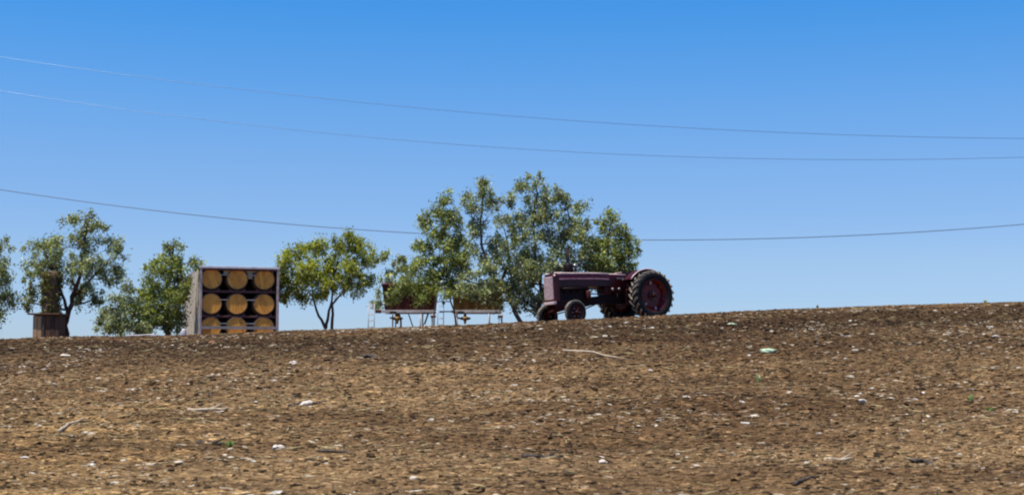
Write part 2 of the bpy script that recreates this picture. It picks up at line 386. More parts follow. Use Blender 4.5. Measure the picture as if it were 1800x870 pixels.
def crumbs(scale, stops, seed):
    m_ = n.nodes.new('ShaderNodeMapping'); m_.inputs['Scale'].default_value = scale; m_.inputs['Location'].default_value = (seed, seed*.7, 0); L(tc.outputs['Object'], m_.inputs[0])
    wv = n.nodes.new('ShaderNodeTexNoise'); wv.inputs['Scale'].default_value = 1.3; wv.inputs['Detail'].default_value = 3; L(m_.outputs[0], wv.inputs['Vector'])
    av = n.nodes.new('ShaderNodeVectorMath'); av.operation = 'MULTIPLY_ADD'; av.inputs[1].default_value = (1.4, 1.4, 1.4); L(wv.outputs['Color'], av.inputs[0]); L(m_.outputs[0], av.inputs[2])
    v_ = n.nodes.new('ShaderNodeTexVoronoi'); v_.inputs['Scale'].default_value = 1; L(av.outputs[0], v_.inputs['Vector'])
    sx = n.nodes.new('ShaderNodeSeparateXYZ'); L(v_.outputs['Color'], sx.inputs[0])
    return ramp(sx.outputs[0], stops)
cr1 = crumbs((11, 24, 20), [(0, (.10, .09, .08)), (.07, (.22, .20, .18)), (.12, (.66, .64, .60)), (.35, (.92, .90, .88)), (.68, (1.02, 1, .98)), (.88, (1.35, 1.35, 1.3)), (1, (2.3, 2.35, 2.4))], 3.1)
cr2 = crumbs((24, 50, 40), [(0, (.45, .42, .40)), (.25, (.80, .79, .78)), (.7, (1.05, 1.05, 1.05)), (1, (1.8, 1.85, 1.85))], 7.7)
c_mid = ramp(mid, [(.3, (.62, .60, .58)), (.5, (1, 1, 1)), (.72, (1.35, 1.3, 1.2))])
c_big = ramp(big, [(.38, (.60, .53, .46)), (.5, (1, .95, .88)), (.62, (1.32, 1.27, 1.15))])
col = mix(mix(mix(mix(c_fine, cr1, .9, 'MULTIPLY'), cr2, .9, 'MULTIPLY'), c_mid, .7, 'MULTIPLY'), (1, 1, 1), 1.0, 'MULTIPLY')
gn = n.nodes.new('ShaderNodeGroup'); gn.node_tree = SOIL_TONE
col = mix(col, gn.outputs[0], 1.0, 'MULTIPLY')
L(col, b.inputs['Base Color']); b.inputs['Roughness'].default_value = .95; b.inputs['Specular IOR Level'].default_value = .1
bp = n.nodes.new('ShaderNodeBump'); bp.inputs['Strength'].default_value = .9; bp.inputs['Distance'].default_value = .03
L(fine, bp.inputs['Height']); L(bp.outputs[0], b.inputs['Normal'])
me.materials.append(gm)
ground = bpy.data.objects.new('ground', me); COL.objects.link(ground); ground['kind'] = 'structure'
ground['label'] = 'bare brown ploughed soil rising to the crest'
def gz_at(x, y): return float(H(np.array([x]), np.array([y]))[0])

# ------------------------------------------------------------------ scattered soil clods, pale stones, straw
def scatter(name, n_pts, size, flat, material, shape, label, seed, sizepow=3.0, weight=None, ymax=41.0):
    r = np.random.default_rng(seed)
    y = 13.5+(ymax-13.5)*np.sqrt(r.random(n_pts*3)*.75+.0)*1.0
    y = 13.5+(ymax-13.5)*r.random(n_pts*3)**.85
    x = (r.random(n_pts*3)*2-1)*(.40*y+.6)
    keep = r.random(len(y)) < (.40*y+.6)/(.40*ymax+.6)
    if weight is not None: keep &= r.random(len(y)) < weight(x, y)
    x = x[keep][:n_pts]; y = y[keep][:n_pts]; m = len(x)
    s = (size[0]+(size[1]-size[0])*r.random(m)**sizepow)*np.clip((43-y)/9, .4, 1)
    z = H(x, y)+s*flat[2]*.15
    me = bpy.data.meshes.new(name); me.vertices.add(m); me.vertices.foreach_set('co', np.stack([x, y, z], -1).ravel())
    sc = np.stack([s*flat[0]*(.7+.6*r.random(m)), s*flat[1]*(.7+.6*r.random(m)), s*flat[2]*(.7+.6*r.random(m))], -1)
    ro = np.stack([(r.random(m)-.5)*.4, (r.random(m)-.5)*.4, r.normal(size=m)*.55+np.where(r.random(m) < .25, 1.2, 0)], -1)
    a = me.attributes.new('scl', 'FLOAT_VECTOR', 'POINT'); a.data.foreach_set('vector', sc.ravel())
    a = me.attributes.new('rot', 'FLOAT_VECTOR', 'POINT'); a.data.foreach_set('vector', ro.ravel())
    o = bpy.data.objects.new(name, me); COL.objects.link(o); me.materials.append(material)
    g = bpy.data.node_groups.new(name, 'GeometryNodeTree')
    g.interface.new_socket('Geometry', in_out='INPUT', socket_type='NodeSocketGeometry')
    g.interface.new_socket('Geometry', in_out='OUTPUT', socket_type='NodeSocketGeometry')
    N = g.nodes.new; K = g.links.new
    gi = N('NodeGroupInput'); go = N('NodeGroupOutput'); iop = N('GeometryNodeInstanceOnPoints'); jn = N('GeometryNodeJoinGeometry')
    for v in range(4):
        if shape == 'rock':
            ic = N('GeometryNodeMeshIcoSphere'); ic.inputs['Subdivisions'].default_value = 2
            spn = N('GeometryNodeSetPosition'); tn = N('ShaderNodeTexNoise'); tn.inputs['Scale'].default_value = 1.1
            ps = N('GeometryNodeInputPosition'); ad = N('ShaderNodeVectorMath'); ad.inputs[1].default_value = (v*7.3+seed, v*3.1, 0)
            K(ps.outputs[0], ad.inputs[0]); K(ad.outputs[0], tn.inputs['Vector'])
            sb = N('ShaderNodeVectorMath'); sb.operation = 'SUBTRACT'; sb.inputs[1].default_value = (.5, .5, .5)
            K(tn.outputs['Color'], sb.inputs[0]); sc_ = N('ShaderNodeVectorMath'); sc_.operation = 'SCALE'; sc_.inputs['Scale'].default_value = 2.4
            K(sb.outputs[0], sc_.inputs[0]); K(ic.outputs[0], spn.inputs['Geometry']); K(sc_.outputs[0], spn.inputs['Offset'])
            gm_ = spn.outputs[0]
        else:
            cy = N('GeometryNodeMeshCylinder'); cy.inputs['Vertices'].default_value = 5; cy.inputs['Radius'].default_value = .05+.02*v; cy.inputs['Depth'].default_value = 2
            tr_ = N('GeometryNodeTransform'); tr_.inputs['Rotation'].default_value = (0, math.pi/2, 0); K(cy.outputs[0], tr_.inputs[0]); gm_ = tr_.outputs[0]
        sm = N('GeometryNodeSetMaterial'); sm.inputs['Material'].default_value = material; K(gm_, sm.inputs[0])
        gt = N('GeometryNodeGeometryToInstance'); K(sm.outputs[0], gt.inputs[0]); K(gt.outputs[0], jn.inputs[0])
    K(gi.outputs[0], iop.inputs['Points']); K(jn.outputs[0], iop.inputs['Instance']); iop.inputs['Pick Instance'].default_value = True
    for nm_, sock in (('rot', 'Rotation'), ('scl', 'Scale')):
        na = N('GeometryNodeInputNamedAttribute'); na.data_type = 'FLOAT_VECTOR'; na.inputs['Name'].default_value = nm_
        K(na.outputs['Attribute'], iop.inputs[sock])
    K(iop.outputs[0], go.inputs[0])
    md = o.modifiers.new('scatter', 'NODES'); md.node_group = g
    tag(o, label, None, None, 'stuff'); return o
tuft = lambda x, y: np.clip((vnoise(x/1.1, y/.7, 41)+.5)*1.6-.45, .03, 1)**1.6
def blob(cx, cy, rx, ry): return lambda x, y: np.exp(-((x-cx)/rx)**2-((y-cy)/ry)**2)
straw_patch = blob(-5.2, 21.5, 3.2, 2.6)
patchy = lambda x, y: np.clip(.45+1.9*vnoise(x/2.2, y/1.1, 21)+.6*straw_patch(x, y), .05, 1)*np.clip(tuft(x, y)+.25, 0, 1)
scatter('soil_clods', 150000, (.005, .030), (1.9, 1.1, .62), M['clod'], 'rock', 'brown soil clods strewn over the ploughed slope', 11, 3.2)
scatter('pale_stones', 26000, (.006, .032), (1.9, .9, .55), M['pale'], 'rock', 'small pale stones and chips scattered over the brown soil', 12, 2.4, patchy)
scatter('straw_litter', 16000, (.03, .13), (1, .7, .7), M['straw'], 'stick', 'bits of dry straw and stalk lying on the soil', 13, 2.0,
        lambda x, y: np.clip(.18+1.1*vnoise(x/1.8, y/1.0, 31)+.9*straw_patch(x, y), .03, 1))

def on_ground(px, py):
    """world point where the sight line through a photograph pixel meets the slope"""
    lo = None
    for y in np.arange(12, 42, .02):
        p = P(px, py, y)
        if p.z <= float(base_h(np.array([p.x]), np.array([y]))[0]): lo = p; break
    if lo is None: lo = P(px, py, 38.5)
    return Vector((lo.x, lo.y, gz_at(lo.x, lo.y)))
def rock(name, px, py, wpx, hpx, m, label, cat='stone', group=None, seed=0):
    p = on_ground(px, py); k = p.y/F; r = random.Random(seed or int(px*7+py))
    bm = bmesh.new(); bmesh.ops.create_icosphere(bm, subdivisions=3, radius=1)
    from mathutils import noise as mn
    for v in bm.verts:
        q = v.co*1.3+Vector((px, py, 0))*.37
        v.co *= 1+.45*mn.noise(q)+.18*mn.noise(q*2.7)
        v.co.x *= wpx*k/2; v.co.y *= wpx*k/2*.8; v.co.z *= max(hpx*k/2, .01)
    me = bpy.data.meshes.new(name); bm.to_mesh(me); bm.free(); me.materials.append(m)
    o = bpy.data.objects.new(name, me); COL.objects.link(o); o.location = p+Vector((0, 0, hpx*k*.22)); o.rotation_euler = (0, r.uniform(-.2, .2), r.uniform(-.3, .3))
    return tag(o, label, cat, group)
def stick(name, px0, py0, px1, py1, rad, m, label, group=None, cat='stick'):
    a, b_ = on_ground(px0, py0), on_ground(px1, py1); r = random.Random(int(px0+py0)); pts = []
    for i in range(7):
        t = i/6; q = a.lerp(b_, t); q.z = gz_at(q.x, q.y)+rad*.7
        pts.append(q+Vector((0, r.uniform(-.02, .02), r.uniform(0, .01)))-a)
    mb = MB(); mb.tube(pts, [rad*(1.1-.6*i/6) for i in range(7)], 7)
    q = pts[3]
    if rad > .0235: mb.tube([q, q+Vector((.12, .1, .04)), q+Vector((.2, .12, .09))], [rad*.6, rad*.45, rad*.25], 5)
    o = mb.build(name, m, None, True, loc=a); return tag(o, label, cat, group)
def weed(name, px, py, h, n_, m, label, spread=.6, cat='weed'):
    p = on_ground(px, py); mb = MB(); r = random.Random(int(px))
    for i in range(n_):
        a = r.uniform(0, 6.28); l = h*r.uniform(.6, 1.1); d = Vector((math.cos(a), math.sin(a), 0))*spread*l*r.uniform(.2, 1)
        b0 = Vector((r.uniform(-.03, .03), r.uniform(-.03, .03), 0)); sdv = Vector((-math.sin(a), math.cos(a), 0))*.016
        t = b0+d+Vector((0, 0, l)); mid = b0+d*.4+Vector((0, 0, l*.62))
        mb.add([b0-sdv*.4, b0+sdv*.4, mid+sdv, t, mid-sdv], [(0, 1, 2, 3, 4)])
    o = mb.build(name, m, None, loc=p); return tag(o, label, cat)

rock('white_stone', 490, 783, 22, 12, M['whitestone'], 'white stone in the left foreground below the straw, brightest of the slope')
rock('white_stone', 540, 708, 26, 11, M['whitestone'], 'oblong white stone with dark sticks lying either side of it')
rock('white_stone', 516, 647, 14, 7, M['whitestone'], 'white stone on the upper slope below the round topped tree')
rock('white_stone', 727, 847, 14, 8, M['whitestone'], 'white stone at the bottom edge of the frame near the middle')
rock('white_stone', 1516, 707, 14, 8, M['whitestone'], 'white stone on the right slope beside the green sprig')
rock('white_stone', 115, 631, 18, 6, M['whitestone'], 'flat white stone on the dark soil below the shed')
rock('white_stone', 1065, 586, 12, 6, M['whitestone'], 'small white stone on the crest just in front of the tractor')
rock('white_stone', 1144, 654, 10, 5, M['whitestone'], 'small white stone on the dark band of soil below the rear wheel')
rock('white_stone', 1750, 593, 12, 5, M['whitestone'], 'small white stone near the crest at the right edge')
rock('white_stone', 1060, 817, 15, 8, M['whitestone'], 'whitish stone low in the foreground right of centre')
rock('pale_green_scrap', 1350, 625, 26, 10, M['greenbit'], 'pale green crumpled scrap on the upper right slope', 'scrap')
rock('pale_green_scrap', 1287, 571, 16, 5, M['greenbit'], 'small pale green scrap on the crest right of the tractor', 'scrap')
rock('orange_scrap', 372, 600, 13, 5, M['orangebit'], 'small orange scrap on the soil below the barrel container', 'scrap')
rock('dark_clod', 650, 629, 34, 10, M['darkstick'], 'big dark soil clod below the round topped tree', 'clod')
rock('dark_clod', 1620, 807, 44, 10, M['darkstick'], 'broad dark clod low on the right slope', 'clod')
stick('bleached_stick', 330, 722, 400, 721, .028, M['whitestick'], 'long bleached stick lying in the straw at left')
stick('bleached_stick', 104, 760, 135, 747, .026, M['whitestick'], 'short pale stick tilted on the soil at far left')
stick('bleached_stick', 990, 621, 1100, 629, .022, M['whitestick'], 'very long thin pale stick on the slope below the tractor')
stick('bleached_stick', 1450, 802, 1500, 797, .024, M['whitestick'], 'pale stick with a dark edge low on the right slope')
stick('dark_stick', 508, 712, 528, 706, .026, M['darkstick'], 'dark stick left of the oblong white stone')
stick('dark_stick', 552, 708, 572, 704, .022, M['darkstick'], 'dark stick right of the oblong white stone')
stick('dark_stick', 345, 781, 396, 777, .026, M['darkstick'], 'dark stick in the left foreground with a green sprig at its end')
stick('dark_stick', 918, 806, 990, 799, .028, M['darkstick'], 'long dark stick in the foreground below the tractor front')
stick('dark_stick', 1395, 856, 1440, 850, .022, M['darkstick'], 'dark stick at the bottom edge right of centre')
stick('dark_stick', 560, 797, 620, 800, .018, M['darkstick'], 'thin dark stick right of the white foreground stone')
weed('green_sprig', 403, 784, .10, 9, M['weed'], 'green sprig at the end of the dark foreground stick', 1.4, 'weed')
weed('green_sprig', 1706, 703, .10, 9, M['weed'], 'green sprig growing on the right slope', .8, 'weed')
weed('green_sprig', 1738, 719, .06, 8, M['weed'], 'flat bright green sprig lowest on the right slope', 2.4, 'weed')
weed('grey_weed', 1333, 672, .15, 18, M['leafA'], 'grey green weed below the pale green scrap', .8, 'weed')
weed('crest_weed', 1732, 531.5, .10, 14, M['leafC'], 'tiny dark weed on the crest at far right', .9, 'weed')
weed('crest_weed', 1437, 541.5, .12, 5, M['leafA'], 'tiny thin weed on the crest against the sky', .4, 'weed')

# ------------------------------------------------------------------ trees
def leaves_mesh(name, centers, per, rad, size, m, parent, seed, droop=.35):
    r = np.random.default_rng(seed)
    c = np.repeat(np.array(centers), per, 0); k = len(c)
    off = r.normal(size=(k, 3)); rr = np.repeat(np.array(rad), per)[:, None]
    off = off*rr*np.array([.55, .55, .6]); off[:, 2] -= np.abs(r.normal(size=k))*rr[:, 0]*droop
    p = c+off
    d = r.normal(size=(k, 3)); d[:, 2] -= .7; d /= np.linalg.norm(d, axis=1)[:, None]
    q = r.normal(size=(k, 3)); q[:, 2] += .3; s = np.cross(d, q); s /= np.linalg.norm(s, axis=1)[:, None]
    l = (size*(.6+.8*r.random(k)))[:, None]; w_ = l*(.16+.12*r.random(k))[:, None]
    nrm = np.cross(d, s)
    v = np.stack([p, p+d*l*.5+s*w_+nrm*l*.06, p+d*l, p+d*l*.5-s*w_+nrm*l*.06], 1).reshape(-1, 3)
    me = bpy.data.meshes.new(name); me.vertices.add(4*k); me.vertices.foreach_set('co', v.ravel())
    me.loops.add(4*k); me.loops.foreach_set('vertex_index', np.arange(4*k)); me.polygons.add(k)
    me.polygons.foreach_set('loop_start', np.arange(k)*4); me.update(); me.materials.append(m)
    o = bpy.data.objects.new(name, me); COL.objects.link(o); o.parent = parent; return o

def tree(name, label, base, blobs, lm, bark, rtrunk, stems, Y, seed, density=1.0, lsize=.092, crad=.175, group=None, per=74, twig=True):
    """base (px, Y); blobs: (px, py, rx px, ry px, depth offset m, fill); stems: list of pixel polylines with start radius"""
    r = random.Random(seed)
    b0 = P(base, 580, Y); bz = gz_at(b0.x, Y)-.05; root = empty(name, (b0.x, Y, bz)); O = Vector((b0.x, Y, bz))
    tb = MB(); nodes = []
    for st in stems:
        pts = []
        for i, q in enumerate(st['p']):
            dy = q[2] if len(q) > 2 else 0
            w_ = P(q[0], q[1], Y+dy)-O
            if q[1] > 900: w_ = Vector((w_.x, dy, 0))
            pts.append(w_)
        # subdivide with a little wander
        fin = [pts[0]]
        for a, c in zip(pts, pts[1:]):
            L_ = (c-a).length
            for t in (.33, .66): fin.append(a.lerp(c, t)+Vector((r.uniform(-1, 1), r.uniform(-1, 1), r.uniform(-.5, .5)))*L_*.07)
            fin.append(c)
        n_ = len(fin); rs = [st['r']*(1-.72*i/(n_-1)) for i in range(n_)]
        tb.tube(fin, rs, 9); nodes += [(f, rr) for f, rr in zip(fin, rs)][2:]
    centers = []; rads = []
    k0 = F/Y
    for (px, py, rx, ry, dz, fill) in blobs:
        c = P(px, py, Y+dz)-O; ax, az = rx/k0, ry/k0; ay = .75*(ax+az)/2+.1
        # limb into the blob
        near = min(nodes, key=lambda q: (q[0]-c).length+(.8 if q[0].z > c.z else 0))
        a = near[0]; m1 = a.lerp(c, .5)+Vector((0, 0, -.06)); rr = min(near[1]*.7, .045)
        tb.tube([a, m1, c], [rr, rr*.75, rr*.45], 6); nodes.append((c, rr*.5)); nodes.append((m1, rr*.7))
        vol = ax*ay*az; n_c = max(6, int(fill*density*74*vol**(2/3)))
        subs = []
        for _ in range(4):
            e = Vector((r.gauss(0, .5)*ax, r.gauss(0, .5)*ay, r.gauss(.1, .5)*az))
            tb.tube([c, c+e*.6+Vector((0, 0, .03)), c+e*1.1], [rr*.45, rr*.3, .006], 5); subs += [c+e*.6, c+e*1.1]
        for _ in range(n_c):
            d = Vector((r.gauss(0, 1), r.gauss(0, 1), r.gauss(0, 1))).normalized()
            q = r.random()**.42
            e = c+Vector((d.x*ax, d.y*ay, d.z*az))*q*(1+.18*r.uniform(-1, 1))
            centers.append(e); rads.append(crad*r.uniform(.55, 1.15)*(1 if q < .9 else .7))
            if twig:
                s_ = min(subs+[c], key=lambda z: (z-e).length)
                if (s_-e).length < .9: tb.tube([s_, (s_+e)/2+Vector((0, 0, .04)), e+Vector((0, 0, -.05))], [.012, .008, .004], 3, False)
    tb.build('trunk', bark, root, True)
    leaves_mesh('crown', [tuple(c) for c in centers], per, rads, lsize, lm, root, seed)
    return tag(root, label, 'tree', group)

G = 'small leafy trees along the crest'
g0 = 900+9
# left edge tree, mostly outside the frame
tree('pepper_tree', 'grey green tree cut off by the left edge of the picture', -28,
     [(-30, 440, 34, 34, 0, 1), (2, 430, 17, 16, .1, .6), (-5, 470, 28, 24, -.2, .8), (10, 492, 18, 24, .1, .7), (-30, 500, 40, 34, .3, 1), (4, 528, 18, 18, 0, .8), (-4, 552, 12, 16, -.2, .7), (-70, 460, 40, 50, 0, .8), (22, 520, 10, 22, .1, .45)],
     M['leafA'], M['bark'], .09, [dict(p=[(-28, g0, 0), (-34, 570), (-26, 520), (-30, 450)], r=.09)], 46.0, 101, .95)
tree('pepper_tree', 'tall grey green tree with leaning reddish trunk beside the shed, leftmost whole tree', 112,
     [(152, 388, 18, 18, 0, .75), (122, 385, 17, 9, .2, .55), (172, 400, 14, 14, -.2, .6), (150, 425, 34, 22, 0, 1), (105, 430, 28, 20, -.3, .95), (68, 432, 26, 20, .2, .8), (62, 465, 24, 24, -.2, .85),
      (100, 468, 36, 26, .3, 1), (150, 462, 42, 26, -.3, 1), (195, 425, 24, 18, .2, .8), (203, 455, 17, 24, -.1, .8), (190, 485, 22, 16, .1, .8), (130, 500, 20, 18, .4, .8), (160, 505, 24, 16, -.1, .8),
      (55, 500, 16, 24, 0, .7), (52, 530, 13, 18, .1, .6), (85, 500, 20, 24, .1, .9), (168, 525, 12, 14, .2, .55), (208, 478, 10, 18, 0, .45), (140, 525, 8, 12, .2, .45)],
     M['leafA'], M['barkred'], .1, [dict(p=[(112, g0, 0), (113, 572), (121, 545), (132, 510), (150, 440), (152, 385)], r=.115), dict(p=[(120, 550), (108, 515, .1), (88, 470, .2), (75, 435, .2)], r=.06), dict(p=[(130, 520), (160, 490, -.2), (195, 450, -.1)], r=.05)], 46.2, 102, 1.0)
tree('pepper_tree', 'narrow pointed dark green tree left of the barrel container', 292,
     [(305, 432, 16, 14, 0, .85), (300, 455, 26, 16, 0, 1), (335, 460, 18, 11, -.6, .8), (282, 478, 28, 20, -.2, 1), (312, 485, 20, 22, .1, 1), (268, 505, 30, 22, .2, 1), (302, 520, 25, 26, -.3, 1.1), (320, 540, 14, 34, .2, .8), (260, 540, 32, 28, 0, 1.1), (295, 560, 30, 26, .1, 1.2), (245, 566, 28, 20, -.2, 1.1), (325, 500, 12, 20, -.3, .8)],
     M['leafC'], M['bark'], .08, [dict(p=[(292, g0, 0), (291, 570), (294, 530), (302, 480), (305, 430)], r=.09)], 45.8, 103, 1.45)
tree('round_topped_tree', 'round topped bright green tree with two thin forked trunks right of the barrel container', 580,
     [(618, 414, 18, 11, 0, .8), (600, 432, 38, 18, 0, 1), (555, 432, 30, 16, .2, 1), (518, 440, 22, 14, -.1, .95), (640, 432, 22, 16, .1, .9), (500, 465, 17, 26, 0, 1), (535, 470, 32, 26, -.4, 1.1), (580, 470, 36, 26, .3, 1.1), (625, 465, 30, 24, -.2, 1),
      (652, 455, 14, 18, .2, .7), (495, 500, 13, 22, .1, .9), (520, 500, 24, 18, .2, 1), (560, 500, 32, 16, -.2, 1), (605, 500, 28, 16, 0, 1), (632, 500, 16, 18, -.1, .6), (652, 490, 12, 14, .2, .5), (500, 520, 9, 9, 0, .5), (530, 520, 12, 8, .2, .5), (560, 518, 14, 8, 0, .5)],
     M['leafB'], M['bark'], .07, [dict(p=[(576, g0, 0), (572, 577), (560, 555), (550, 525, .1), (545, 480, .1)], r=.065), dict(p=[(573, 576), (577, 555), (583, 530), (582, 490), (600, 440)], r=.055), dict(p=[(587, g0, 0), (584, 560), (584, 535), (602, 515, -.1), (620, 470, -.1)], r=.06)], 46.5, 104, 1.3)
tree('sapling', 'thin airy sapling showing over the red grape wagon', 700,
     [(680, 452, 9, 10, 0, .4), (706, 452, 13, 11, .1, .4), (690, 475, 20, 15, 0, .5), (715, 470, 16, 14, -.1, .5), (672, 500, 16, 18, 0, .6), (662, 530, 8, 16, 0, .4), (700, 500, 24, 18, 0, .8)],
     M['leafA'], M['bark'], .04, [dict(p=[(700, g0, 0), (699, 540), (694, 490), (703, 455)], r=.04)], 50.6, 105, .8, crad=.14)
tree('pepper_tree', 'left bushy tree of the big clump with branches hanging over the red wagon', 775,
     [(783, 348, 14, 16, 0, .8), (762, 372, 20, 18, .1, .8), (785, 380, 24, 22, -.1, 1), (745, 392, 12, 16, 0, .5), (770, 410, 30, 24, .2, 1), (790, 440, 30, 26, -.2, 1.1), (755, 445, 24, 24, .1, .9), (738, 470, 26, 20, -.2, 1), (775, 480, 32, 26, .2, 1.2), (720, 495, 24, 20, -.4, 1.1), (755, 508, 26, 20, -.3, 1.1), (790, 505, 20, 22, .1, 1.1), (700, 512, 20, 18, -.5, 1), (735, 523, 14, 6, -.5, .4), (690, 525, 12, 12, -.5, .9), (812, 470, 20, 34, .3, 1), (804, 400, 16, 26, .3, .8), (808, 435, 18, 22, .2, .9), (740, 430, 16, 18, .2, .6)],
     M['leafC'], M['bark'], .08, [dict(p=[(805, g0, 0), (802, 578), (792, 530), (785, 470), (778, 410), (783, 350)], r=.038)], 46.6, 106, 1.0)
tree('pepper_tree', 'open crowned tree in the middle of the big clump with bare dark limb showing', 850,
     [(848, 330, 15, 14, 0, .8), (848, 322, 9, 7, 0, .7), (862, 355, 18, 22, .1, .8), (838, 365, 18, 20, -.1, .7), (822, 350, 10, 20, .1, .4), (850, 390, 22, 16, 0, .75), (880, 385, 20, 22, -.2, .75), (868, 420, 22, 20, .2, .7), (890, 445, 26, 24, -.1, .9), (830, 440, 16, 20, .2, .6), (850, 465, 26, 22, 0, 1), (825, 495, 24, 22, -.4, 1.1), (860, 500, 28, 24, -.2, 1.2), (895, 490, 24, 26, .2, 1.1), (850, 520, 20, 8, -.5, .6), (815, 512, 12, 10, -.4, .7), (880, 525, 18, 16, -.2, 1), (905, 520, 16, 26, .1, .8), (893, 355, 14, 24, .2, .6), (898, 415, 16, 24, .2, .9), (915, 470, 20, 30, -.2, 1), (835, 405, 14, 18, .1, .5), (868, 450, 20, 20, .2, .9), (905, 500, 22, 30, .2, 1)],
     M['leafA'], M['bark'], .08, [dict(p=[(925, g0, 0), (920, 572), (905, 548), (892, 520), (862, 470), (846, 430), (845, 385), (850, 345)], r=.085), dict(p=[(880, 500), (895, 450, .1), (885, 400, .1)], r=.05)], 46.0, 107, .95)
tree('pepper_tree', 'tallest tree of the clump rising behind the tractor bonnet', 955,
     [(940, 318, 18, 15, 0, .7), (918, 325, 14, 10, .1, .45), (945, 345, 26, 20, 0, .85), (975, 340, 18, 20, -.1, .75), (995, 345, 16, 20, .2, .7), (1020, 362, 24, 12, .1, .5), (930, 375, 24, 20, .1, .8), (970, 380, 30, 24, -.2, .95), (1005, 390, 26, 26, .2, 1), (940, 410, 28, 24, -.1, .9), (985, 425, 34, 28, .2, 1.1), (1025, 415, 20, 30, -.1, 1), (925, 445, 26, 22, .2, 1), (965, 460, 32, 28, -.2, 1.1), (1010, 460, 30, 26, .1, 1.1), (930, 490, 28, 26, -.2, 1.05), (955, 525, 26, 26, .1, 1), (925, 530, 16, 22, .2, .7), (985, 500, 20, 30, .3, 1), (950, 550, 16, 14, 0, .6), (908, 395, 16, 26, .1, .8), (955, 365, 26, 20, .2, .9), (1000, 500, 26, 26, .3, 1), (940, 470, 26, 26, .3, 1.1), (1035, 445, 16, 30, .2, 1)],
     M['leafA'], M['bark'], .09, [dict(p=[(948, g0, 0), (948, 560), (950, 500), (940, 440), (940, 380), (941, 320)], r=.08), dict(p=[(949, 520), (975, 460, .2), (1000, 400, .2), (998, 345, .2)], r=.055)], 46.4, 108, .95)
tree('pepper_tree', 'rightmost tree of the big clump behind the tractor', 1070,
     [(1075, 378, 10, 12, 0, .6), (1060, 395, 16, 16, .1, .8), (1085, 400, 14, 16, -.1, .7), (1045, 425, 20, 24, .1, 1), (1075, 430, 24, 24, -.1, 1.1), (1105, 412, 12, 18, .1, .55), (1108, 440, 16, 24, .1, .8), (1055, 460, 28, 24, -.2, 1.1), (1090, 465, 26, 20, .2, 1), (1110, 470, 12, 18, .1, .6), (1040, 490, 26, 26, 0, 1), (1085, 495, 26, 24, 0, 1), (1050, 440, 18, 30, .2, 1), (1098, 448, 18, 26, .2, .8), (1062, 478, 28, 22, -.2, 1)],
     M['leafC'], M['bark'], .08, [dict(p=[(1070, g0, 0), (1070, 540), (1066, 480), (1070, 430), (1074, 380)], r=.08)], 46.8, 109, 1.05)
# low bush at the foot of the pointed tree
bsh = tree('low_bush', 'low olive brown bush spreading at the foot of the pointed tree', 210,
     [(222, 505, 14, 12, 0, .5), (205, 525, 18, 14, 0, .6), (232, 535, 24, 22, .1, .9), (200, 552, 24, 16, -.1, .9), (215, 572, 34, 14, 0, 1.1), (178, 572, 12, 12, 0, .6), (250, 575, 26, 12, -.1, 1.1), (182, 555, 14, 10, .1, .35)],
     M['creeper'] if False else M['leafA'], M['drytwig'], .03, [dict(p=[(212, g0, 0), (210, 575), (206, 545), (222, 510)], r=.03), dict(p=[(214, g0, 0), (200, 570, .1), (178, 550, .1)], r=.02), dict(p=[(214, g0, 0), (188, 572, .1), (168, 562, -.1)], r=.015)], 45.4, 110, 1.7, lsize=.085, crad=.17)
bsh['category'] = 'bush'

# ------------------------------------------------------------------ broad stump with creeper, and the shed
Yp = 45.6; p0 = P(88, 590, Yp); zb = gz_at(p0.x, Yp)-.03; ztop = P(88, 478, Yp).z
st = empty('creeper_covered_stump', (p0.x, Yp, zb)); hh = ztop-zb
mb = MB(); prof = [(.27, 0), (.25, .3), (.24, hh*.6), (.27, hh*.85), (.25, hh), (0.0001, hh+.02)]
mb.lathe([(r0*(1+.0*q), h0) for q, (r0, h0) in enumerate([(.30, 0), (.26, .12), (.25, .3), (.24, .5), (.235, hh*.35), (.25, hh*.5), (.23, hh*.62), (.26, hh*.75), (.24, hh*.86), (.26, hh*.95), (.16, hh*1.01), (.001, hh)])], 'z', 18)
mb.v = [(x*(1+.16*math.sin(3*math.atan2(y, x)+z*2.1)+.07*math.sin(7*math.atan2(y, x)-z*5)), y*(1+.12*math.sin(3*math.atan2(y, x)+z*2.1)), z+.08*x) for x, y, z in mb.v]
o = mb.build('trunk', M['stumpbark'], st, True)
r_ = random.Random(5); cs = []; rad = []
for i in range(230):
    a = r_.uniform(0, 6.28); z = hh*r_.uniform(.40, 1.02); cs.append((math.cos(a)*.27, math.sin(a)*.27, z)); rad.append(.06)
leaves_mesh('creeper', cs, 12, rad, .08, M['creeper'], st, 55)
tag(st, 'thick brown stump wrapped in yellow green creeper standing behind the shed', 'tree stump')
Ys = 44.6; pl, pr = P(57, 590, Ys), P(103, 590, Ys); zb = gz_at((pl.x+pr.x)/2, Ys)-.05; zt = P(80, 553, Ys).z
sh = empty('wooden_shed', ((pl.x+pr.x)/2, Ys, zb)); W = pr.x-pl.x; hh = zt-zb
npk = 6; pw = W/npk
core = MB(); core.box(-W/2+.025, W/2-.025, .03, .72, 0, hh-.002); core.build('wall', M['plank'], sh)
for i in range(npk):
    mb = MB(); x0 = -W/2+i*pw; mb.box(x0+.006, x0+pw-.006, -.002+.006*(i % 2), .024, .01, hh-.03-.015*((i*7) % 3))
    mb.build('plank', M['plank_lt'] if i in (0, 1) else M['plank'], sh)
for i in range(5):
    mb = MB(); y0 = .03+i*.138; mb.box(-W/2, -W/2+.022, y0+.004, y0+.134, .01, hh-.03); mb.build('plank', M['plank_lt'], sh)
mb = MB(); mb.box(-W/2-.15, W/2+.03, -.09, .8, hh, hh+.05); mb.build('roof', M['plank'], sh, bevel=.006)
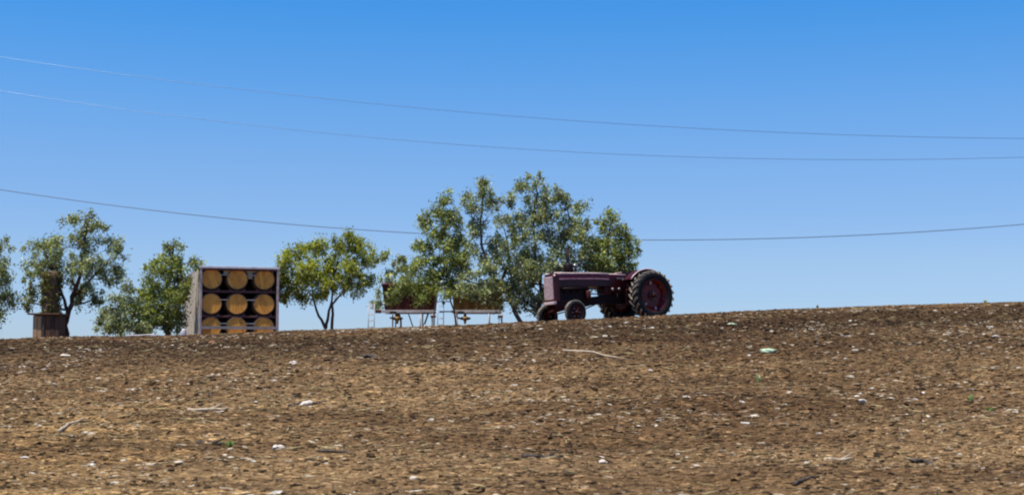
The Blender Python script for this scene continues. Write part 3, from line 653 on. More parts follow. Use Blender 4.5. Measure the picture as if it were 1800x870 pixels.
mb = MB(); mb.box(-.10, -.05, -.03, -.006, .0, hh-.01); mb.build('corner_post', M['darkstick'], sh)
mb = MB(); mb.box(.10, .24, -.035, -.008, .1, .26); mb.build('metal_plate', M['greybar'], sh)
tag(sh, 'small weathered wooden shed with flat overhanging roof at far left', 'shed')

# pale sheet at the foot of the pointed tree
a = P(228, 585, 43.2); bq = P(284, 585, 43.2); zz = gz_at((a.x+bq.x)/2, 43.2)
mb = MB(); pts = []
nsx = 10
for i in range(nsx+1):
    t = i/nsx
    for j in range(4):
        pts.append((a.x+(bq.x-a.x)*t-(a.x+bq.x)/2, j*.22, .05+.008*math.sin(t*9+j)+.03*math.exp(-((t-.6)/.2)**2)))
mb.add(pts, [(i*4+j, (i+1)*4+j, (i+1)*4+j+1, i*4+j+1) for i in range(nsx) for j in range(3)])
o = mb.build('white_sheet', M['whitesheet'], None, True, loc=((a.x+bq.x)/2, 42.9, P(256, 588, 42.9).z-.06))
sd_ = o.modifiers.new('thick', 'SOLIDIFY'); sd_.thickness = .03
tag(o, 'low white sheet lying on the crest under the pointed tree', 'sheet')
a = P(322, 586.5, 43.6)
mb = MB(); mb.prism([(-.09, -.1), (.09, -.1), (.08, .12), (.05, .16), (-.02, .14), (-.08, .03)], -.08, .08)
o = mb.build('white_sack', M['whitesheet'], None, True, .02, loc=(a.x, 43.6, a.z)); tag(o, 'small white sack on the crest at the container corner', 'sack')

# ------------------------------------------------------------------ barrel container
Yc = 45.0; YAW = R(17.5)     # its long side points away and to the left
pA, pB = P(350, 590, Yc), P(487, 590, Yc)
cx = pA.x; zt = P(418, 467, Yc).z; zb = gz_at((pA.x+pB.x)/2, Yc)+.0; CW = (pB.x-pA.x)/math.cos(YAW-R(11))*1.01; CH = zt-zb
ct = empty('barrel_container', (pA.x, Yc, zb), YAW)
# local: x to the right along the open face, y away, z up
CL = 6.0; ft = .07
mb = MB(); mb.box(0, ft, 0, ft*1.2, 0, CH-.07); mb.build('corner_post', M['cont_frame'], ct, bevel=.008)
mb = MB(); mb.box(CW-ft, CW, 0, ft*1.2, 0, CH-.07); mb.build('corner_post', M['cont_frame'], ct, bevel=.008)
mb = MB(); mb.box(-.02, CW+.02, -.012, ft*1.3, CH-.07, CH); mb.build('top_rail', M['whitesheet'], ct, bevel=.008)
mb = MB(); mb.box(ft+.001, CW-ft-.001, .012, .1, 0, .06); mb.build('bottom_rail', M['cont_dark'], ct)
mb = MB(); mb.box(.01, CW-.01, .1, CL, -.02, .058); mb.build('floor', M['cont_dark'], ct)
mb = MB(); mb.box(.005, CW-.005, .1, CL, CH-.05, CH-.008); mb.build('roof', M['cont_frame'], ct)
def corr(x):
    m_ = MB(); n_ = 56; vs = []; prof = [0, 0, .035, .035]
    for i in range(n_+1):
        y = .085+i*(CL-.085)/n_; d = prof[i % 4]
        vs += [(x+d, y, .05), (x+d, y, CH-.06)]
    m_.add(vs, [(2*i, 2*i+2, 2*i+3, 2*i+1) for i in range(n_)]); return m_
wl = corr(.0).build('side_wall', M['cont_wall'], ct); wl.modifiers.new('t', 'SOLIDIFY').thickness = .006
wr = corr(CW-.036).build('side_wall', M['cont_wall'], ct); wr.modifiers.new('t', 'SOLIDIFY').thickness = .006
mb = MB(); mb.box(.05, CW-.05, 1.35, 1.40, .06, CH-.06); mb.build('bulkhead', M['cont_dark'], ct)
mb = MB(); mb.box(.05, CW-.05, CL-.06, CL, .06, CH-.06); mb.build('end_wall', M['cont_wall'], ct)
mb = MB(); mb.box(ft+.002, CW-ft-.002, .02, .06, CH-.13, CH-.072); mb.build('header_board', M['brownrail'], ct)
k0 = F/Yc
def lz(py): return P(418, py, Yc).z-zb
def lx(px): return (px-350)/137*CW
mb = MB(); mb.box(ft+.002, CW-ft-.002, .0, .025, lz(578), lz(573)); mb.build('sill_board', M['greybar'], ct)
for (x0, x1, y0, y1) in ((391, 402, 474, 483), (430, 452, 474, 477), (433, 441, 477, 488)):
    mb = MB(); mb.box(lx(x0), lx(x1), .16, .18, lz(y1), lz(y0)); mb.build('cream_panel', M['cream'], ct)
tag(ct, 'open ended shipping container with pale steel frame holding stacked oak barrels', 'container')
# racks
Mct = Matrix.Translation(ct.location) @ Matrix.Rotation(YAW, 4, 'Z')
rows = [(489, 'top'), (533, 'middle'), (575, 'bottom')]; cols = [(370, 'left'), (414.5, 'middle'), (461.5, 'right')]
BR, BL = .365, .92
bproto = None
def barrel_parts(root):
    mb = MB(); nst = 24; prof = [(.90, 0), (.945, .12), (.985, .3), (1, .5), (.985, .7), (.945, .88), (.90, 1)]
    for k in range(nst):
        m1 = MB(); a0 = 2*math.pi*k/nst+.006; a1 = 2*math.pi*(k+1)/nst-.006; vs = []
        for (rr, h) in prof:
            for a in (a0, a1):
                for q in (1, .93): vs.append((math.cos(a)*rr*BR*q, h*BL, math.sin(a)*rr*BR*q))
        fs = []
        for i in range(len(prof)-1):
            j = i*4; l = j+4; fs += [(j, j+2, l+2, l), (j+1, l+1, l+3, j+3), (j, l, l+1, j+1), (j+2, j+3, l+3, l+2)]
        fs += [(0, 1, 3, 2), (24, 26, 27, 25)]
        m1.add(vs, fs); m1.build('stave', M['stave'], root)
    nb = 7; rr = .85*BR
    for k in range(nb):       # head boards
        x0 = -rr+2*rr*k/nb+.002; x1 = -rr+2*rr*(k+1)/nb-.002; m1 = MB()
        def zz_(x): return math.sqrt(max(rr*rr-x*x, .0002))
        xm = (x0+x1)/2; poly = [(x0, -zz_(x0)), (xm, -zz_(xm)), (x1, -zz_(x1)), (x1, zz_(x1)), (xm, zz_(xm)), (x0, zz_(x0))]
        m1.prism(poly, .018+.0015*(k % 2), .05); m1.build('head_board', M['headwood'], root)
    for (rr, h, w_) in ((.912, .012, .045), (.955, .13, .045), (1.0, .30, .04), (1.0, .66, .04), (.955, .825, .045), (.912, .94, .045)):
        m1 = MB(); m1.lathe([(rr*BR, h*BL), (rr*BR*1.018, h*BL), (rr*BR*1.018, h*BL+w_), (rr*BR, h*BL+w_)], 'y', 32); m1.build('hoop', M['hoop'], root, True)
words = {('top', 'left'): 'dusky barrel in the upper left corner of the container', ('top', 'middle'): 'top middle barrel between the two cream panels',
         ('top', 'right'): 'barrel in the upper right corner of the container', ('middle', 'left'): 'left barrel of the middle row inside the container',
         ('middle', 'middle'): 'barrel at the very centre of the nine stacked in the container', ('middle', 'right'): 'right barrel of the middle row inside the container',
         ('bottom', 'left'): 'half hidden left barrel of the bottom row behind the grey sill', ('bottom', 'middle'): 'half hidden middle barrel of the bottom row behind the grey sill',
         ('bottom', 'right'): 'half hidden right barrel of the bottom row behind the grey sill'}
for (py, rn) in rows:
    zc_ = lz(py)
    rk = empty('barrel_rack', Mct @ Vector((CW/2, .10, zc_-BR-.068)), YAW)
    hw = CW/2-ft-.02
    for y0 in (.02, .62):
        m1 = MB(); m1.box(-hw, hw, y0, y0+.06, 0, .066); m1.build('cross_rail', M['brownrail'], rk, bevel=.006)
    for x0 in (-hw, hw-.05):
        m1 = MB(); m1.box(x0, x0+.05, .081, .619, .01, .06); m1.build('side_rail', M['brownrail'], rk)
    for (px0, px1) in ((385, 398), (431, 447)):
        m1 = MB(); m1.box(lx(px0)-CW/2, lx(px1)-CW/2, -.015, .015, BR+.18, BR+.215); m1.build('tie_bar', M['greybar'], rk)
    for (px_, cn) in cols:
        for s_ in (-1, 1):
            m1 = MB(); xx = lx(px_)-CW/2+s_*.2; m1.prism([(xx-.06, .067), (xx+.06, .067), (xx+.06*s_, .13), (xx+.045*s_, .13)], .021, .079); m1.build('chock', M['brownrail'], rk)
    tag(rk, {'top': 'rust red steel rack carrying the top row of barrels', 'middle': 'rust red steel rack carrying the middle row of barrels', 'bottom': 'rust red steel rack at the container floor under the bottom row'}[rn], 'rack', 'barrel racks in the container')
    for (px_, cn) in cols:
        loc = Mct @ Vector((lx(px_), .09, zc_))
        if bproto is None:
            bp_ = empty('wine_barrel', loc, YAW); barrel_parts(bp_); bproto = bp_
        else:
            bp_ = bproto.copy(); COL.objects.link(bp_); bp_.location = loc
            for ch in list(bproto.children):
                c = ch.copy(); COL.objects.link(c); c.parent = bp_
        bp_.rotation_euler = (0, random.uniform(-.3, .3), 0); bp_.rotation_mode = 'ZYX'
        bp_.rotation_mode = 'XYZ'; e_ = (Matrix.Rotation(YAW, 3, 'Z') @ Matrix.Rotation(random.uniform(-.5, .5), 3, 'Y')).to_euler(); bp_.rotation_euler = e_
        tag(bp_, words[(rn, cn)], 'barrel', 'oak barrels stacked in the container')

# ------------------------------------------------------------------ grape wagons
def wagon(px0, px1, pyt, pyb, Y, tub_m, label, seed, variant):
    a, c = P(px0, pyb, Y), P(px1, pyb, Y); gz_ = gz_at((a.x+c.x)/2, Y); W = c.x-a.x; k = F/Y
    root = empty('grape_wagon', ((a.x+c.x)/2, Y, gz_)); zb_ = a.z-gz_; zt_ = P(px0, pyt, Y).z-gz_
    D = 1.5; w0 = W/2*.93; w1 = W/2*1.02
    # tub: tapered, open top, thick walls
    m1 = MB()
    o_ = [(-w0, .12, zb_), (w0, .12, zb_), (w0, D-.12, zb_), (-w0, D-.12, zb_), (-w1, 0, zt_), (w1, 0, zt_), (w1, D, zt_), (-w1, D, zt_)]
    t_ = .05; i_ = [(-w1+t_, t_, zt_), (w1-t_, t_, zt_), (w1-t_, D-t_, zt_), (-w1+t_, D-t_, zt_), (-w0+t_, .12+t_, zb_+t_), (w0-t_, .12+t_, zb_+t_), (w0-t_, D-.12-t_, zb_+t_), (-w0+t_, D-.12-t_, zb_+t_)]
    m1.add(o_+i_, [(3, 2, 1, 0), (0, 1, 5, 4), (1, 2, 6, 5), (2, 3, 7, 6), (3, 0, 4, 7), (4, 5, 9, 8), (5, 6, 10, 9), (6, 7, 11, 10), (7, 4, 8, 11),
                   (8, 9, 13, 12), (9, 10, 14, 13), (10, 11, 15, 14), (11, 8, 12, 15), (12, 13, 14, 15)])
    m1.build('tub', tub_m, root, bevel=.015)
    for i in range(5):
        t = (i+.5)/5; x = -w0*.92+2*w0*.92*t; m1 = MB()
        m1.add([(x-.02, .10, zb_+.02), (x+.02, .10, zb_+.02), (x+.02, .12, zb_+.02), (x-.02, .12, zb_+.02), (x-.02, -.025, zt_-.09), (x+.02, -.025, zt_-.09), (x+.02, .0, zt_-.09), (x-.02, .0, zt_-.09)],
               [(0, 1, 5, 4), (1, 2, 6, 5), (2, 3, 7, 6), (3, 0, 4, 7), (0, 3, 2, 1), (4, 5, 6, 7)]); m1.build('rib', tub_m, root)
    m1 = MB(); z = zt_-.035
    for (p, q) in (((-w1, 0), (w1, 0)), ((w1, 0), (w1, D)), ((w1, D), (-w1, D)), ((-w1, D), (-w1, 0))): m1.tube([(p[0], p[1], z), (q[0], q[1], z)], .03, 8)
    m1.build('rim', tub_m, root, True)
    # chassis rails
    for y0 in (.1, D-.2):
        m1 = MB(); m1.box(-W/2-.02, W/2*(.93 if not variant else .95), y0, y0+.09, zb_-.105, zb_-.012); m1.build('chassis_rail', M['white_steel'], root, bevel=.006)
    for xx in (-W/2*.7, 0, W/2*.7):
        m1 = MB(); m1.box(xx-.03, xx+.03, .192, D-.202, zb_-.09, zb_-.03); m1.build('cross_member', M['white_steel'], root)
    # lift posts and braces down to the axle frame
    zf = .28
    for xx in ((-W/2*.62, W/2*.42, W/2*.86) if not variant else (-W/2*.85, W/2*.45, W/2*.95)):
        for y0 in (.13, D-.17):
            m1 = MB(); m1.tube([(xx, y0, zf), (xx, y0, zb_-.107)], .025, 8); m1.build('post', M['white_steel'], root, True)
    if not variant:
        m1 = MB(); m1.tube([(-W*.02, .12, zb_-.11), (W*.12, .12, zf)], .02, 8); m1.build('brace', M['castiron'], root, True)
        m1 = MB(); m1.tube([(W*.36, .12, zb_-.11), (W*.22, .12, zf)], .028, 8); m1.build('brace', M['castiron'], root, True)
    else:
        m1 = MB(); m1.tube([(W*.47, .12, zb_-.11), (W*.36, .12, zf)], .014, 8); m1.build('brace', M['white_steel'], root, True)
    if not variant:
        m1 = MB(); m1.tube([(W*.23, .08, zf+.1), (W*.31, .08, zf+.32)], [.055, .05], 10); m1.build('hydraulic_cylinder', M['steel'], root, True)
    m1 = MB(); m1.box(-W/2, W/2, .09, D-.09, zf-.1, zf-.002); m1.build('axle_frame', M['white_steel'], root, bevel=.01)
    # hydraulic motor with a star shaped hub
    hx = -W*.22 if not variant else -W*.24; hz = zb_-.30
    m1 = MB(); m1.lathe([(.001, -.16), (.05, -.16), (.06, -.1), (.09, -.08), (.09, .0), (.001, .0)], 'y', 12, (hx, .08, hz)); hb = m1.build('hub', M['yellow'], root, True)
    for a_ in (0, 90, 180, 270):
        dx, dz = math.cos(R(a_))*.19, math.sin(R(a_))*.19
        m1 = MB(); m1.tube([(hx+dx*.4, .03, hz+dz*.4), (hx+dx, .03, hz+dz)], [.06, .028], 7); m1.build('hub_arm', M['castiron'] if a_ != 270 else M['yellow'], hb, True)
    for (dx, dz, sx, sz, m_) in ((-.22, .02, .03, .03, 'castiron'), (-.14, .2, .11, .035, 'castiron')):
        m1 = MB(); m1.box(hx+dx-sx, hx+dx+sx, .0, .09, hz+dz-sz, hz+dz+sz); m1.build('valve_block', M[m_], root, bevel=.008)
    m1 = MB(); m1.box(W*.40, W*.50, .02, .14, hz+.03, hz+.11); m1.build('lamp', M['brownrail'], root, bevel=.015)
    m1 = MB(); m1.box(W*.25, W*.36, .0, .09, zb_-.15, zb_-.107); m1.build('valve_block', M['castiron'], root)
    if not variant:
        m1 = MB(); m1.box(-W/2-.24, -W/2-.04, .0, .14, zb_-.12, zb_-.01); m1.build('red_box', M['redtub'], root, bevel=.012)
    else:
        m1 = MB(); m1.box(-W/2-.42, -W/2+.1, .02, .08, zb_-.085, zb_-.045); m1.build('drawbar', M['castiron'], root)
        m1 = MB(); m1.lathe([(.001, 0), (.05, 0), (.055, .05), (.03, .1), (.001, .1)], 'y', 12, (-W/2-.28, .02, zb_+.22)); m1.build('lamp', M['castiron'], root, True)
    # ladder at the left end
    lx0 = -W/2-.48; hz1 = zb_+(.22 if not variant else .28)
    for xx in (lx0, lx0+.2):
        m1 = MB(); m1.tube([(xx, .1, .0), (xx, .1, hz1)], .015, 8); m1.build('ladder_rail', M['white_steel'], root, True)
    for q in range(6):
        zz2 = .12+q*.21
        if zz2 < hz1: m1 = MB(); m1.tube([(lx0+.022, .1, zz2), (lx0+.178, .1, zz2)], .014, 6); m1.build('rung', M['white_steel'], root, True)
    m1 = MB(); m1.tube([(lx0+.2, .1, zb_-.06), (-W/2-.025, .12, zb_-.06)], .018, 6); m1.build('ladder_bracket', M['white_steel'], root, True)
    # small road wheels, mostly below the crest
    for xx in (-W*.22, W*.3):
        for y0 in (.0, D-.18):
            m1 = MB(); m1.lathe([(.001, .05), (.1, .05), (.12, .02), (.2, .01), (.22, .0), (.22, .18), (.12, .17), (.001, .14)], 'y', 24, (xx, y0, .22)); m1.build('wheel', M['rubber'], root, True)
    return tag(root, label, 'wagon', 'grape harvest wagons under the trees')
wagon(672, 766, 498, 544, 48.3, M['redtub'], 'dark red grape wagon tub on a white frame, left of the two wagons', 1, 0)
wagon(794, 884, 499, 544, 48.3, M['browntub'], 'ochre brown grape wagon tub on a white frame, nearer the tractor', 2, 1)

# ------------------------------------------------------------------ tractor
TH = R(33); Yt = 43.2; pt = P(1119.5, 566, Yt)
tr = empty('old_tractor', (pt.x, Yt, pt.z), math.pi+TH); tr.rotation_euler = (R(1.8), R(3.0), math.pi+TH)
tag(tr, 'old dark maroon farm tractor facing left on the crest with big rear wheels', 'tractor')
def sec(x, w_, z0, z1, crown):       # bonnet cross-section with a rounded top
    pts = [(x, -w_, z0), (x, -w_, z1-crown*1.2)]
    for i in range(9):
        a = math.pi*(1-i/8); pts.append((x, w_*math.copysign(abs(math.cos(a))**.55, math.cos(a)), z1-crown*1.1+crown*1.1*math.sin(a)**.7))
    pts += [(x, w_, z1-crown*1.2), (x, w_, z0)]; return pts
def loft(secs):
    m1 = MB(); n_ = len(secs[0]); vs = [v for s_ in secs for v in s_]
    fs = [(i*n_+k, (i+1)*n_+k, (i+1)*n_+(k+1) % n_, i*n_+(k+1) % n_) for i in range(len(secs)-1) for k in range(n_)]
    fs += [tuple(range(n_)), tuple((len(secs)-1)*n_+k for k in range(n_-1, -1, -1))]
    m1.add(vs, fs); return m1
loft([sec(1.13, .25, 1.10, 1.475, .10), sec(1.6, .265, 1.10, 1.50, .11), sec(2.5, .27, 1.12, 1.515, .11), sec(2.97, .26, 1.12, 1.51, .12)]).build('bonnet', M['paint'], tr, False, .008)
loft([sec(2.975, .285, .70, 1.53, .12), sec(3.08, .285, .70, 1.53, .12), sec(3.14, .26, .72, 1.50, .12)]).build('radiator_shell', M['paint'], tr, False, .012)
g_ = MB(); g_.box(3.145, 3.17, -.215, .215, .76, 1.43); gr = g_.build('grille', M['grille'], tr, bevel=.01)
for i in range(9):
    y = -.2+i*.05; g_ = MB(); g_.box(3.172, 3.188, y-.009, y+.009, .78, 1.41); g_.build('grille_bar', M['grille'], gr)
g_ = MB(); g_.box(3.1, 3.2, -.27, .27, .62, .70); g_.build('front_bolster_cap', M['grille'], tr, bevel=.01)
for s_ in (1, -1):
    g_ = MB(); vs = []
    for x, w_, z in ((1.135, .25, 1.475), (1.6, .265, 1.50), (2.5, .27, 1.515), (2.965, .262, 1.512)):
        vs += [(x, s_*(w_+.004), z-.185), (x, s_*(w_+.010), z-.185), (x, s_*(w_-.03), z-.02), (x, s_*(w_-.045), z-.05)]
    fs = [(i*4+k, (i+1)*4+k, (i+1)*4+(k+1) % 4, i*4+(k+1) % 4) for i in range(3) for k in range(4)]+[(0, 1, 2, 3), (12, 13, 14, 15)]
    g_.add(vs, fs); g_.build('bonnet_shoulder_sheen', M['sky_sheen'], tr)  # band along the shoulder coloured to stand for reflected sky
    g_ = MB(); g_.tube([(1.14, s_*.215, 1.472), (1.6, s_*.23, 1.496), (2.5, s_*.235, 1.511), (3.1, s_*.23, 1.53)], .021, 8); g_.build('bonnet_glint_strip', M['glint'], tr, True)  # thin tube added to carry the painted sun glint along the bonnet
    g_ = MB(); g_.tube([(.45, s_*.17, 1.425), (1.10, s_*.215, 1.462)], .018, 8); g_.build('cowl_glint_strip', M['glint'], tr, True)  # same painted glint, continued along the cowl
# dark engine block
g_ = MB(); g_.box(1.85, 2.94, -.19, .19, .66, 1.10); g_.build('engine', M['castiron'], tr, bevel=.02)
for i in range(4):
    x = 1.98+i*.25; g_ = MB(); g_.lathe([(.001, 0), (.05, 0), (.05, .05), (.03, .07), (.001, .07)], 'y', 10, (x, .19, .98)); g_.build('engine_plug', M['castiron'], tr, True)
g_ = MB(); g_.tube([(1.95, .23, 1.06), (2.45, .25, 1.06), (2.85, .23, 1.06)], .045, 8); g_.build('manifold', M['castiron'], tr, True)
g_ = MB(); g_.lathe([(.001, -.1), (.07, -.1), (.08, -.05), (.08, .13), (.05, .17), (.001, .17)], 'z', 14, (1.95, .27, .82)); g_.build('oil_filter', M['paint_dull'], tr, True)
g_ = MB(); g_.prism([(2.97, .60), (3.1, .60), (3.1, .72), (1.2, .84), (.55, .86), (.3, .95), (-.25, .95), (-.32, .6), (.3, .52), (1.2, .58), (1.9, .56)], -.17, .17); g_.build('chassis', M['castiron'], tr, bevel=.02)
g_ = MB(); g_.box(2.55, 3.12, .20, .235, .48, .74); g_.box(2.55, 3.12, -.235, -.20, .48, .74); g_.build('side_frame', M['paint_dull'], tr, bevel=.01)
g_ = MB(); g_.box(1.05, 1.28, -.2, .2, .84, 1.10); g_.build('clutch_housing', M['paint_dull'], tr, bevel=.02)
g_ = MB(); g_.tube([(1.28, .02, 1.06), (1.86, .05, 1.05)], .03, 8); g_.tube([(1.28, .16, .86), (1.86, .17, .90)], .02, 8); g_.build('steering_shaft', M['steel'], tr, True)
# fuel tank cowl / dash
loft([sec(.42, .19, 1.0, 1.42, .07), sec(.7, .22, .96, 1.455, .08), (sec(1.12, .24, .9, 1.465, .09))]).build('dash_cowl', M['paint'], tr, False, .01)
for (x, y, z) in ((1.04, .255, 1.0), (.78, .235, 1.0), (.62, .23, 1.28)):
    g_ = MB(); g_.lathe([(.001, 0), (.045, 0), (.05, .03), (.03, .05), (.001, .05)], 'y', 12, (x, y, z)); g_.build('cap', M['steel'], tr, True)
g_ = MB(); g_.box(.45, .85, .24, .27, 1.30, 1.34); g_.build('lever', M['steel'], tr, bevel=.006)
# exhaust, intake
g_ = MB(); g_.lathe([(.001, 1.49), (.07, 1.49), (.075, 1.53), (.14, 1.56), (.15, 1.6), (.15, 1.76), (.13, 1.80), (.055, 1.83), (.05, 1.86), (.05, 2.28), (.04, 2.28), (.04, 2.2)], 'z', 20, (2.42, 0, 0)); g_.build('exhaust', M['castiron'], tr, True)
g_ = MB(); g_.add([(2.34, -.05, 2.31), (2.48, -.05, 2.35), (2.48, .05, 2.35), (2.34, .05, 2.31), (2.34, -.05, 2.322), (2.48, -.05, 2.362), (2.48, .05, 2.362), (2.34, .05, 2.322)], [(0, 1, 2, 3), (4, 7, 6, 5), (0, 4, 5, 1), (1, 5, 6, 2), (2, 6, 7, 3), (3, 7, 4, 0)]); g_.build('rain_flap', M['steel'], tr)
g_ = MB(); g_.lathe([(.001, 1.49), (.035, 1.49), (.035, 1.70), (.08, 1.72), (.085, 1.76), (.05, 1.80), (.001, 1.81)], 'z', 16, (2.17, 0, 0)); g_.build('air_intake', M['steel'], tr, True)
g_ = MB(); g_.lathe([(.001, 1.49), (.06, 1.49), (.06, 1.53), (.001, 1.535)], 'z', 16, (2.9, 0, 0)); g_.build('radiator_cap', M['castiron'], tr, True)
g_ = MB(); g_.lathe([(.001, 1.46), (.05, 1.46), (.05, 1.505), (.001, 1.51)], 'z', 16, (1.35, 0, 0)); g_.build('fuel_cap', M['steel'], tr, True)
# steering wheel and seat
g_ = MB(); ring = [(.27+.19*math.cos(t)*.5, .19*math.sin(t), 1.44+.19*math.cos(t)*.30) for t in [2*math.pi*i/24 for i in range(25)]]
g_.tube(ring, .013, 6, False); g_.tube([(.27, 0, 1.44), (.5, 0, 1.28)], .015, 6)
for i in range(3):
    t = i*2.094; g_.tube([(.27, 0, 1.44), (.27+.19*math.cos(t)*.5, .19*math.sin(t), 1.44+.19*math.cos(t)*.30)], .008, 5)
g_.build('steering_wheel', M['castiron'], tr, True)
g_ = MB(); g_.lathe([(.001, 1.02), (.15, 1.02), (.2, 1.06), (.21, 1.1), (.195, 1.1), (.15, 1.05), (.001, 1.045)], 'z', 20, (-.25, 0, 0)); g_.build('seat', M['paint_dull'], tr, True)
g_ = MB(); g_.tube([(-.25, 0, 1.02), (-.1, 0, .9)], .03, 8); g_.build('seat_post', M['castiron'], tr, True)
# transmission housing and axles
g_ = MB(); g_.box(-.35, .5, -.23, .23, .52, 1.0); g_.build('transmission', M['paint_dull'], tr, bevel=.04)
g_ = MB(); g_.lathe([(.001, -.62), (.10, -.62), (.12, -.3), (.17, -.2), (.17, .2), (.12, .3), (.10, .62), (.001, .62)], 'y', 18, (0, 0, .75)); g_.build('rear_axle', M['paint_dull'], tr, True)
g_ = MB(); g_.box(.55, .95, .2, .52, .50, .545); g_.box(.55, .95, -.52, -.2, .50, .545); g_.build('footboard', M['castiron'], tr, bevel=.006)
g_ = MB(); g_.tube([(.9, .22, .60), (.95, .36, .60), (.98, .40, .86)], .014, 6); g_.build('pedal', M['castiron'], tr, True)
# front axle, rolls down on the far side
SA, SF = .335, .29
g_ = MB(); g_.tube([(2.78, .62, SA+.11), (2.78, .2, .50), (2.78, -.2, .46), (2.78, -.62, SF+.11)], [.05, .065, .065, .05], 10); g_.build('front_axle', M['paint_dull'], tr, True)
g_ = MB(); g_.tube([(2.78, .61, SA+.11), (2.78, .63, SA-.04)], .04, 8); g_.tube([(2.78, -.61, SF+.11), (2.78, -.63, SF-.04)], .04, 8); g_.build('kingpin', M['castiron'], tr, True)
g_ = MB(); g_.tube([(2.6, .58, SA+.02), (1.6, .14, .58)], .02, 7); g_.tube([(2.6, -.58, SF+.06), (1.6, -.14, .58)], .02, 7); g_.build('radius_rod', M['castiron'], tr, True)
# wheels
RR, RWID = .735, .34
def rear_wheel(y0, side):
    # tyre centred at y0; side=+1: outer face towards +y
    h_ = RWID/2
    m1 = MB(); m1.lathe([(.47, -h_*.78), (.50, -h_*.95), (.60, -h_*1.05), (.665, -h_*.98), (.70, -h_*.8), (.708, -h_*.4), (.71, 0), (.708, h_*.4), (.70, h_*.8), (.665, h_*.98), (.60, h_*1.05), (.50, h_*.95), (.47, h_*.78)], 'y', 48)
    tw = m1.build('rear_wheel', M['rubber'], tr, True); tw.location = (0, y0, .75)
    s = side
    m1 = MB(); m1.lathe([(.48, -h_*.8), (.49, h_*.82*s if s > 0 else -h_*.82), (.46, h_*.84*s), (.44, h_*.55*s), (.405, h_*.25*s), (.38, h_*.12*s)], 'y', 40)
    m1.v = m1.v; rb = m1.build('rim', M['rim'], tw, True)
    m1 = MB(); m1.lathe([(.001, .02*s), (.12, .02*s), (.20, .035*s), (.30, .01*s), (.40, .05*s), (.41, -.0*s), (.3, -.03*s), (.001, -.02*s)], 'y', 40); m1.build('wheel_disc', M['rim'], tw, True)
    m1 = MB(); m1.lathe([(.001, .18*s), (.06, .18*s), (.075, .16*s), (.085, .08*s), (.14, .05*s), (.15, .02*s), (.001, .0)], 'y', 24); m1.build('hub', M['paint_dull'], tw, True)
    for i in range(8):
        a = 2*math.pi*i/8+.2; m1 = MB(); m1.lathe([(.001, .075*s), (.02, .075*s), (.022, .02*s), (.001, .02*s)], 'y', 8, (math.cos(a)*.11, 0, math.sin(a)*.11)); m1.build('bolt', M['steel'], tw)
    for i in range(6):      # rim clamps
        a = 2*math.pi*i/6+.35; Mr = Matrix.Rotation(-a, 4, 'Y')
        m1 = MB(); m1.box(.34, .43, .02*s if s > 0 else -.09, .09 if s > 0 else -.02, -.035, .035, Mr); m1.build('rim_clamp', M['steel'] if i in (1, 4, 5) else M['rim'], tw, bevel=.008)
    # chevron lugs, 22 a side
    m1 = MB(); vs = []
    for (yy, da, lo) in ((0.015, .0, 0), (h_*1.02, .22, 1)):
        for (a_, rr) in ((-.045+da, .70), (.045+da, .70), (.034+da, .748 if not lo else .735), (-.034+da, .748 if not lo else .735)):
            if lo and rr == .70: rr = .665
            vs.append((rr*math.cos(a_), yy, rr*math.sin(a_)))
    fs = [(0, 1, 2, 3), (7, 6, 5, 4), (0, 4, 5, 1), (1, 5, 6, 2), (2, 6, 7, 3), (3, 7, 4, 0)]
    m1.add(vs, fs); lug = m1.build('tread_lug', M['lug'], tw)
    m2 = MB(); m2.add([(x, -y, z) for x, y, z in vs], [f[::-1] for f in fs]); lug2 = m2.build('tread_lug', M['lug'], tw)
    N_ = 22
    for k in range(N_):
        for (src, off) in ((lug, 0), (lug2, math.pi/N_)):
            if k == 0: src.matrix_local = Matrix.Rotation(off, 4, 'Y'); continue
            inst(src, tw, Matrix.Rotation(off+2*math.pi*k/N_, 4, 'Y'))
rear_wheel(.79, 1); rear_wheel(-.79, -1)
def front_wheel(y0, z0, side):
    s = side
    m1 = MB(); m1.lathe([(.2, -.06), (.22, -.08), (.28, -.09), (.32, -.075), (.34, -.04), (.345, 0), (.34, .04), (.32, .075), (.28, .09), (.22, .08), (.2, .06)], 'y', 36)
    tw = m1.build('front_wheel', M['rubber'], tr, True); tw.location = (2.78, y0, z0)
    for q in (-.035, 0, .035):
        m1 = MB(); m1.lathe([(.335, q-.008), (.354, q-.006), (.354, q+.006), (.335, q+.008)], 'y', 36); m1.build('tread_rib', M['lug'], tw, True)
    m1 = MB(); m1.lathe([(.205, -.062), (.215, .075*s), (.19, .08*s), (.17, .03*s), (.10, .0), (.09, .05*s), (.05, .08*s), (.045, .12*s), (.001, .125*s)], 'y', 28); m1.build('rim', M['paint_dull'], tw, True)
    for i in range(6):
        a = i*math.pi/3; m1 = MB(); m1.lathe([(.001, .05*s), (.018, .05*s), (.018, .0), (.001, .0)], 'y', 8, (math.cos(a)*.125, 0, math.sin(a)*.125)); m1.build('bolt', M['steel'], tw)
front_wheel(.72, SA+.01, 1); front_wheel(-.72, SF, -1)
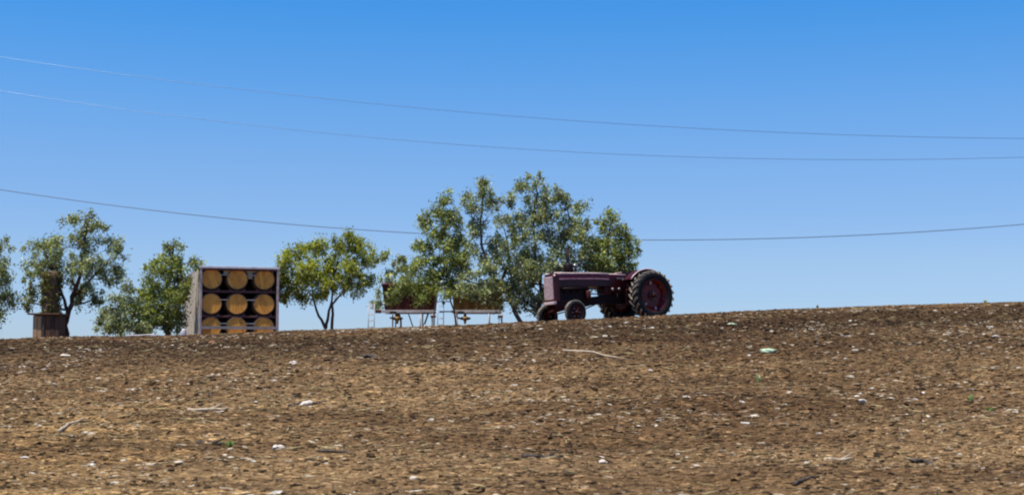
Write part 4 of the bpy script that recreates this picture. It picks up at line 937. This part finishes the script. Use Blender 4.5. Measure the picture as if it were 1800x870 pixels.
# fenders: curved shells over the inner half of each rear tyre
for s in (1, -1):
    m1 = MB(); vs = []; A = [R(a) for a in range(40, 152, 8)]
    y0, y1 = (.32*s, .66*s)
    for a in A:
        rr = .80
        for (rq, yy) in ((rr, y0), (rr+.012, y0), (rr+.012, y1), (rr-.03, y1+.012*s), (rr-.03, y1), (rr, y1-.012*s)):
            vs.append((rq*math.cos(a), yy, .75+rq*math.sin(a)))
    n_ = 6; fs = [(i*n_+k, (i+1)*n_+k, (i+1)*n_+(k+1) % n_, i*n_+(k+1) % n_) for i in range(len(A)-1) for k in range(n_)]
    fs += [tuple(range(n_)), tuple((len(A)-1)*n_+k for k in range(n_))]
    m1.add(vs, fs)
    # inner side plate
    pv = [(.80*math.cos(a), .75+.80*math.sin(a)) for a in A]+[(.30*math.cos(A[-1]), .75+.3*math.sin(A[-1])), (.25, .95)]
    m1.prism(pv, y0-.006*s, y0)
    m1.build('fender', M['paint'], tr)
    m1 = MB(); m1.tube([(.812*math.cos(a), .655*s, .75+.812*math.sin(a)) for a in A], .016, 6); m1.build('fender_glint_strip', M['glint'], tr, True)  # added tube, sun glint on the fender rim painted pink

# ------------------------------------------------------------------ overhead wires
def wire(pts_px, Y0, Y1, rad, label, m='wire'):
    # sagging curve fitted through the sight lines, continued to both sides
    px = np.array([q[0] for q in pts_px], float); py = np.array([q[1] for q in pts_px], float)
    Ys = Y0+(Y1-Y0)*px/1800
    w_ = [P(a, b_, c) for a, b_, c in zip(px, py, Ys)]
    X = np.array([q.x for q in w_]); Z = np.array([q.z for q in w_]); YY = np.array([q.y for q in w_])
    cz = np.polyfit(X, Z, 3 if len(X) > 4 else 2); cy_ = np.polyfit(X, YY, 1)
    x = np.linspace(X.min()-9, X.max()+9, 160)
    cz2 = np.polyfit(X, Z, 2)
    pts = [Vector((a, np.polyval(cy_, a), np.polyval(cz2, a))) for a in x]
    o = MB().tube([p-pts[0] for p in pts], rad, 6).build('overhead_wire', M[m], None, True, loc=pts[0])
    return tag(o, label, 'wire', 'overhead wires crossing the sky')
wire([(0, 103), (200, 128), (400, 152), (700, 186), (1000, 213), (1300, 232), (1550, 240), (1800, 242)], 58, 58, .009, 'topmost of three overhead wires crossing the blue sky')
wire([(0, 163), (200, 188), (400, 213), (700, 244), (1000, 268), (1300, 282), (1550, 282), (1800, 274)], 60, 60, .009, 'middle one of three overhead wires, below the topmost wire')
wire([(0, 336), (200, 360), (400, 381), (700, 407), (1000, 422), (1200, 424), (1500, 414), (1800, 393)], 62, 62, .017, 'lowest of three overhead wires, passing behind the big clump of trees', 'cable')
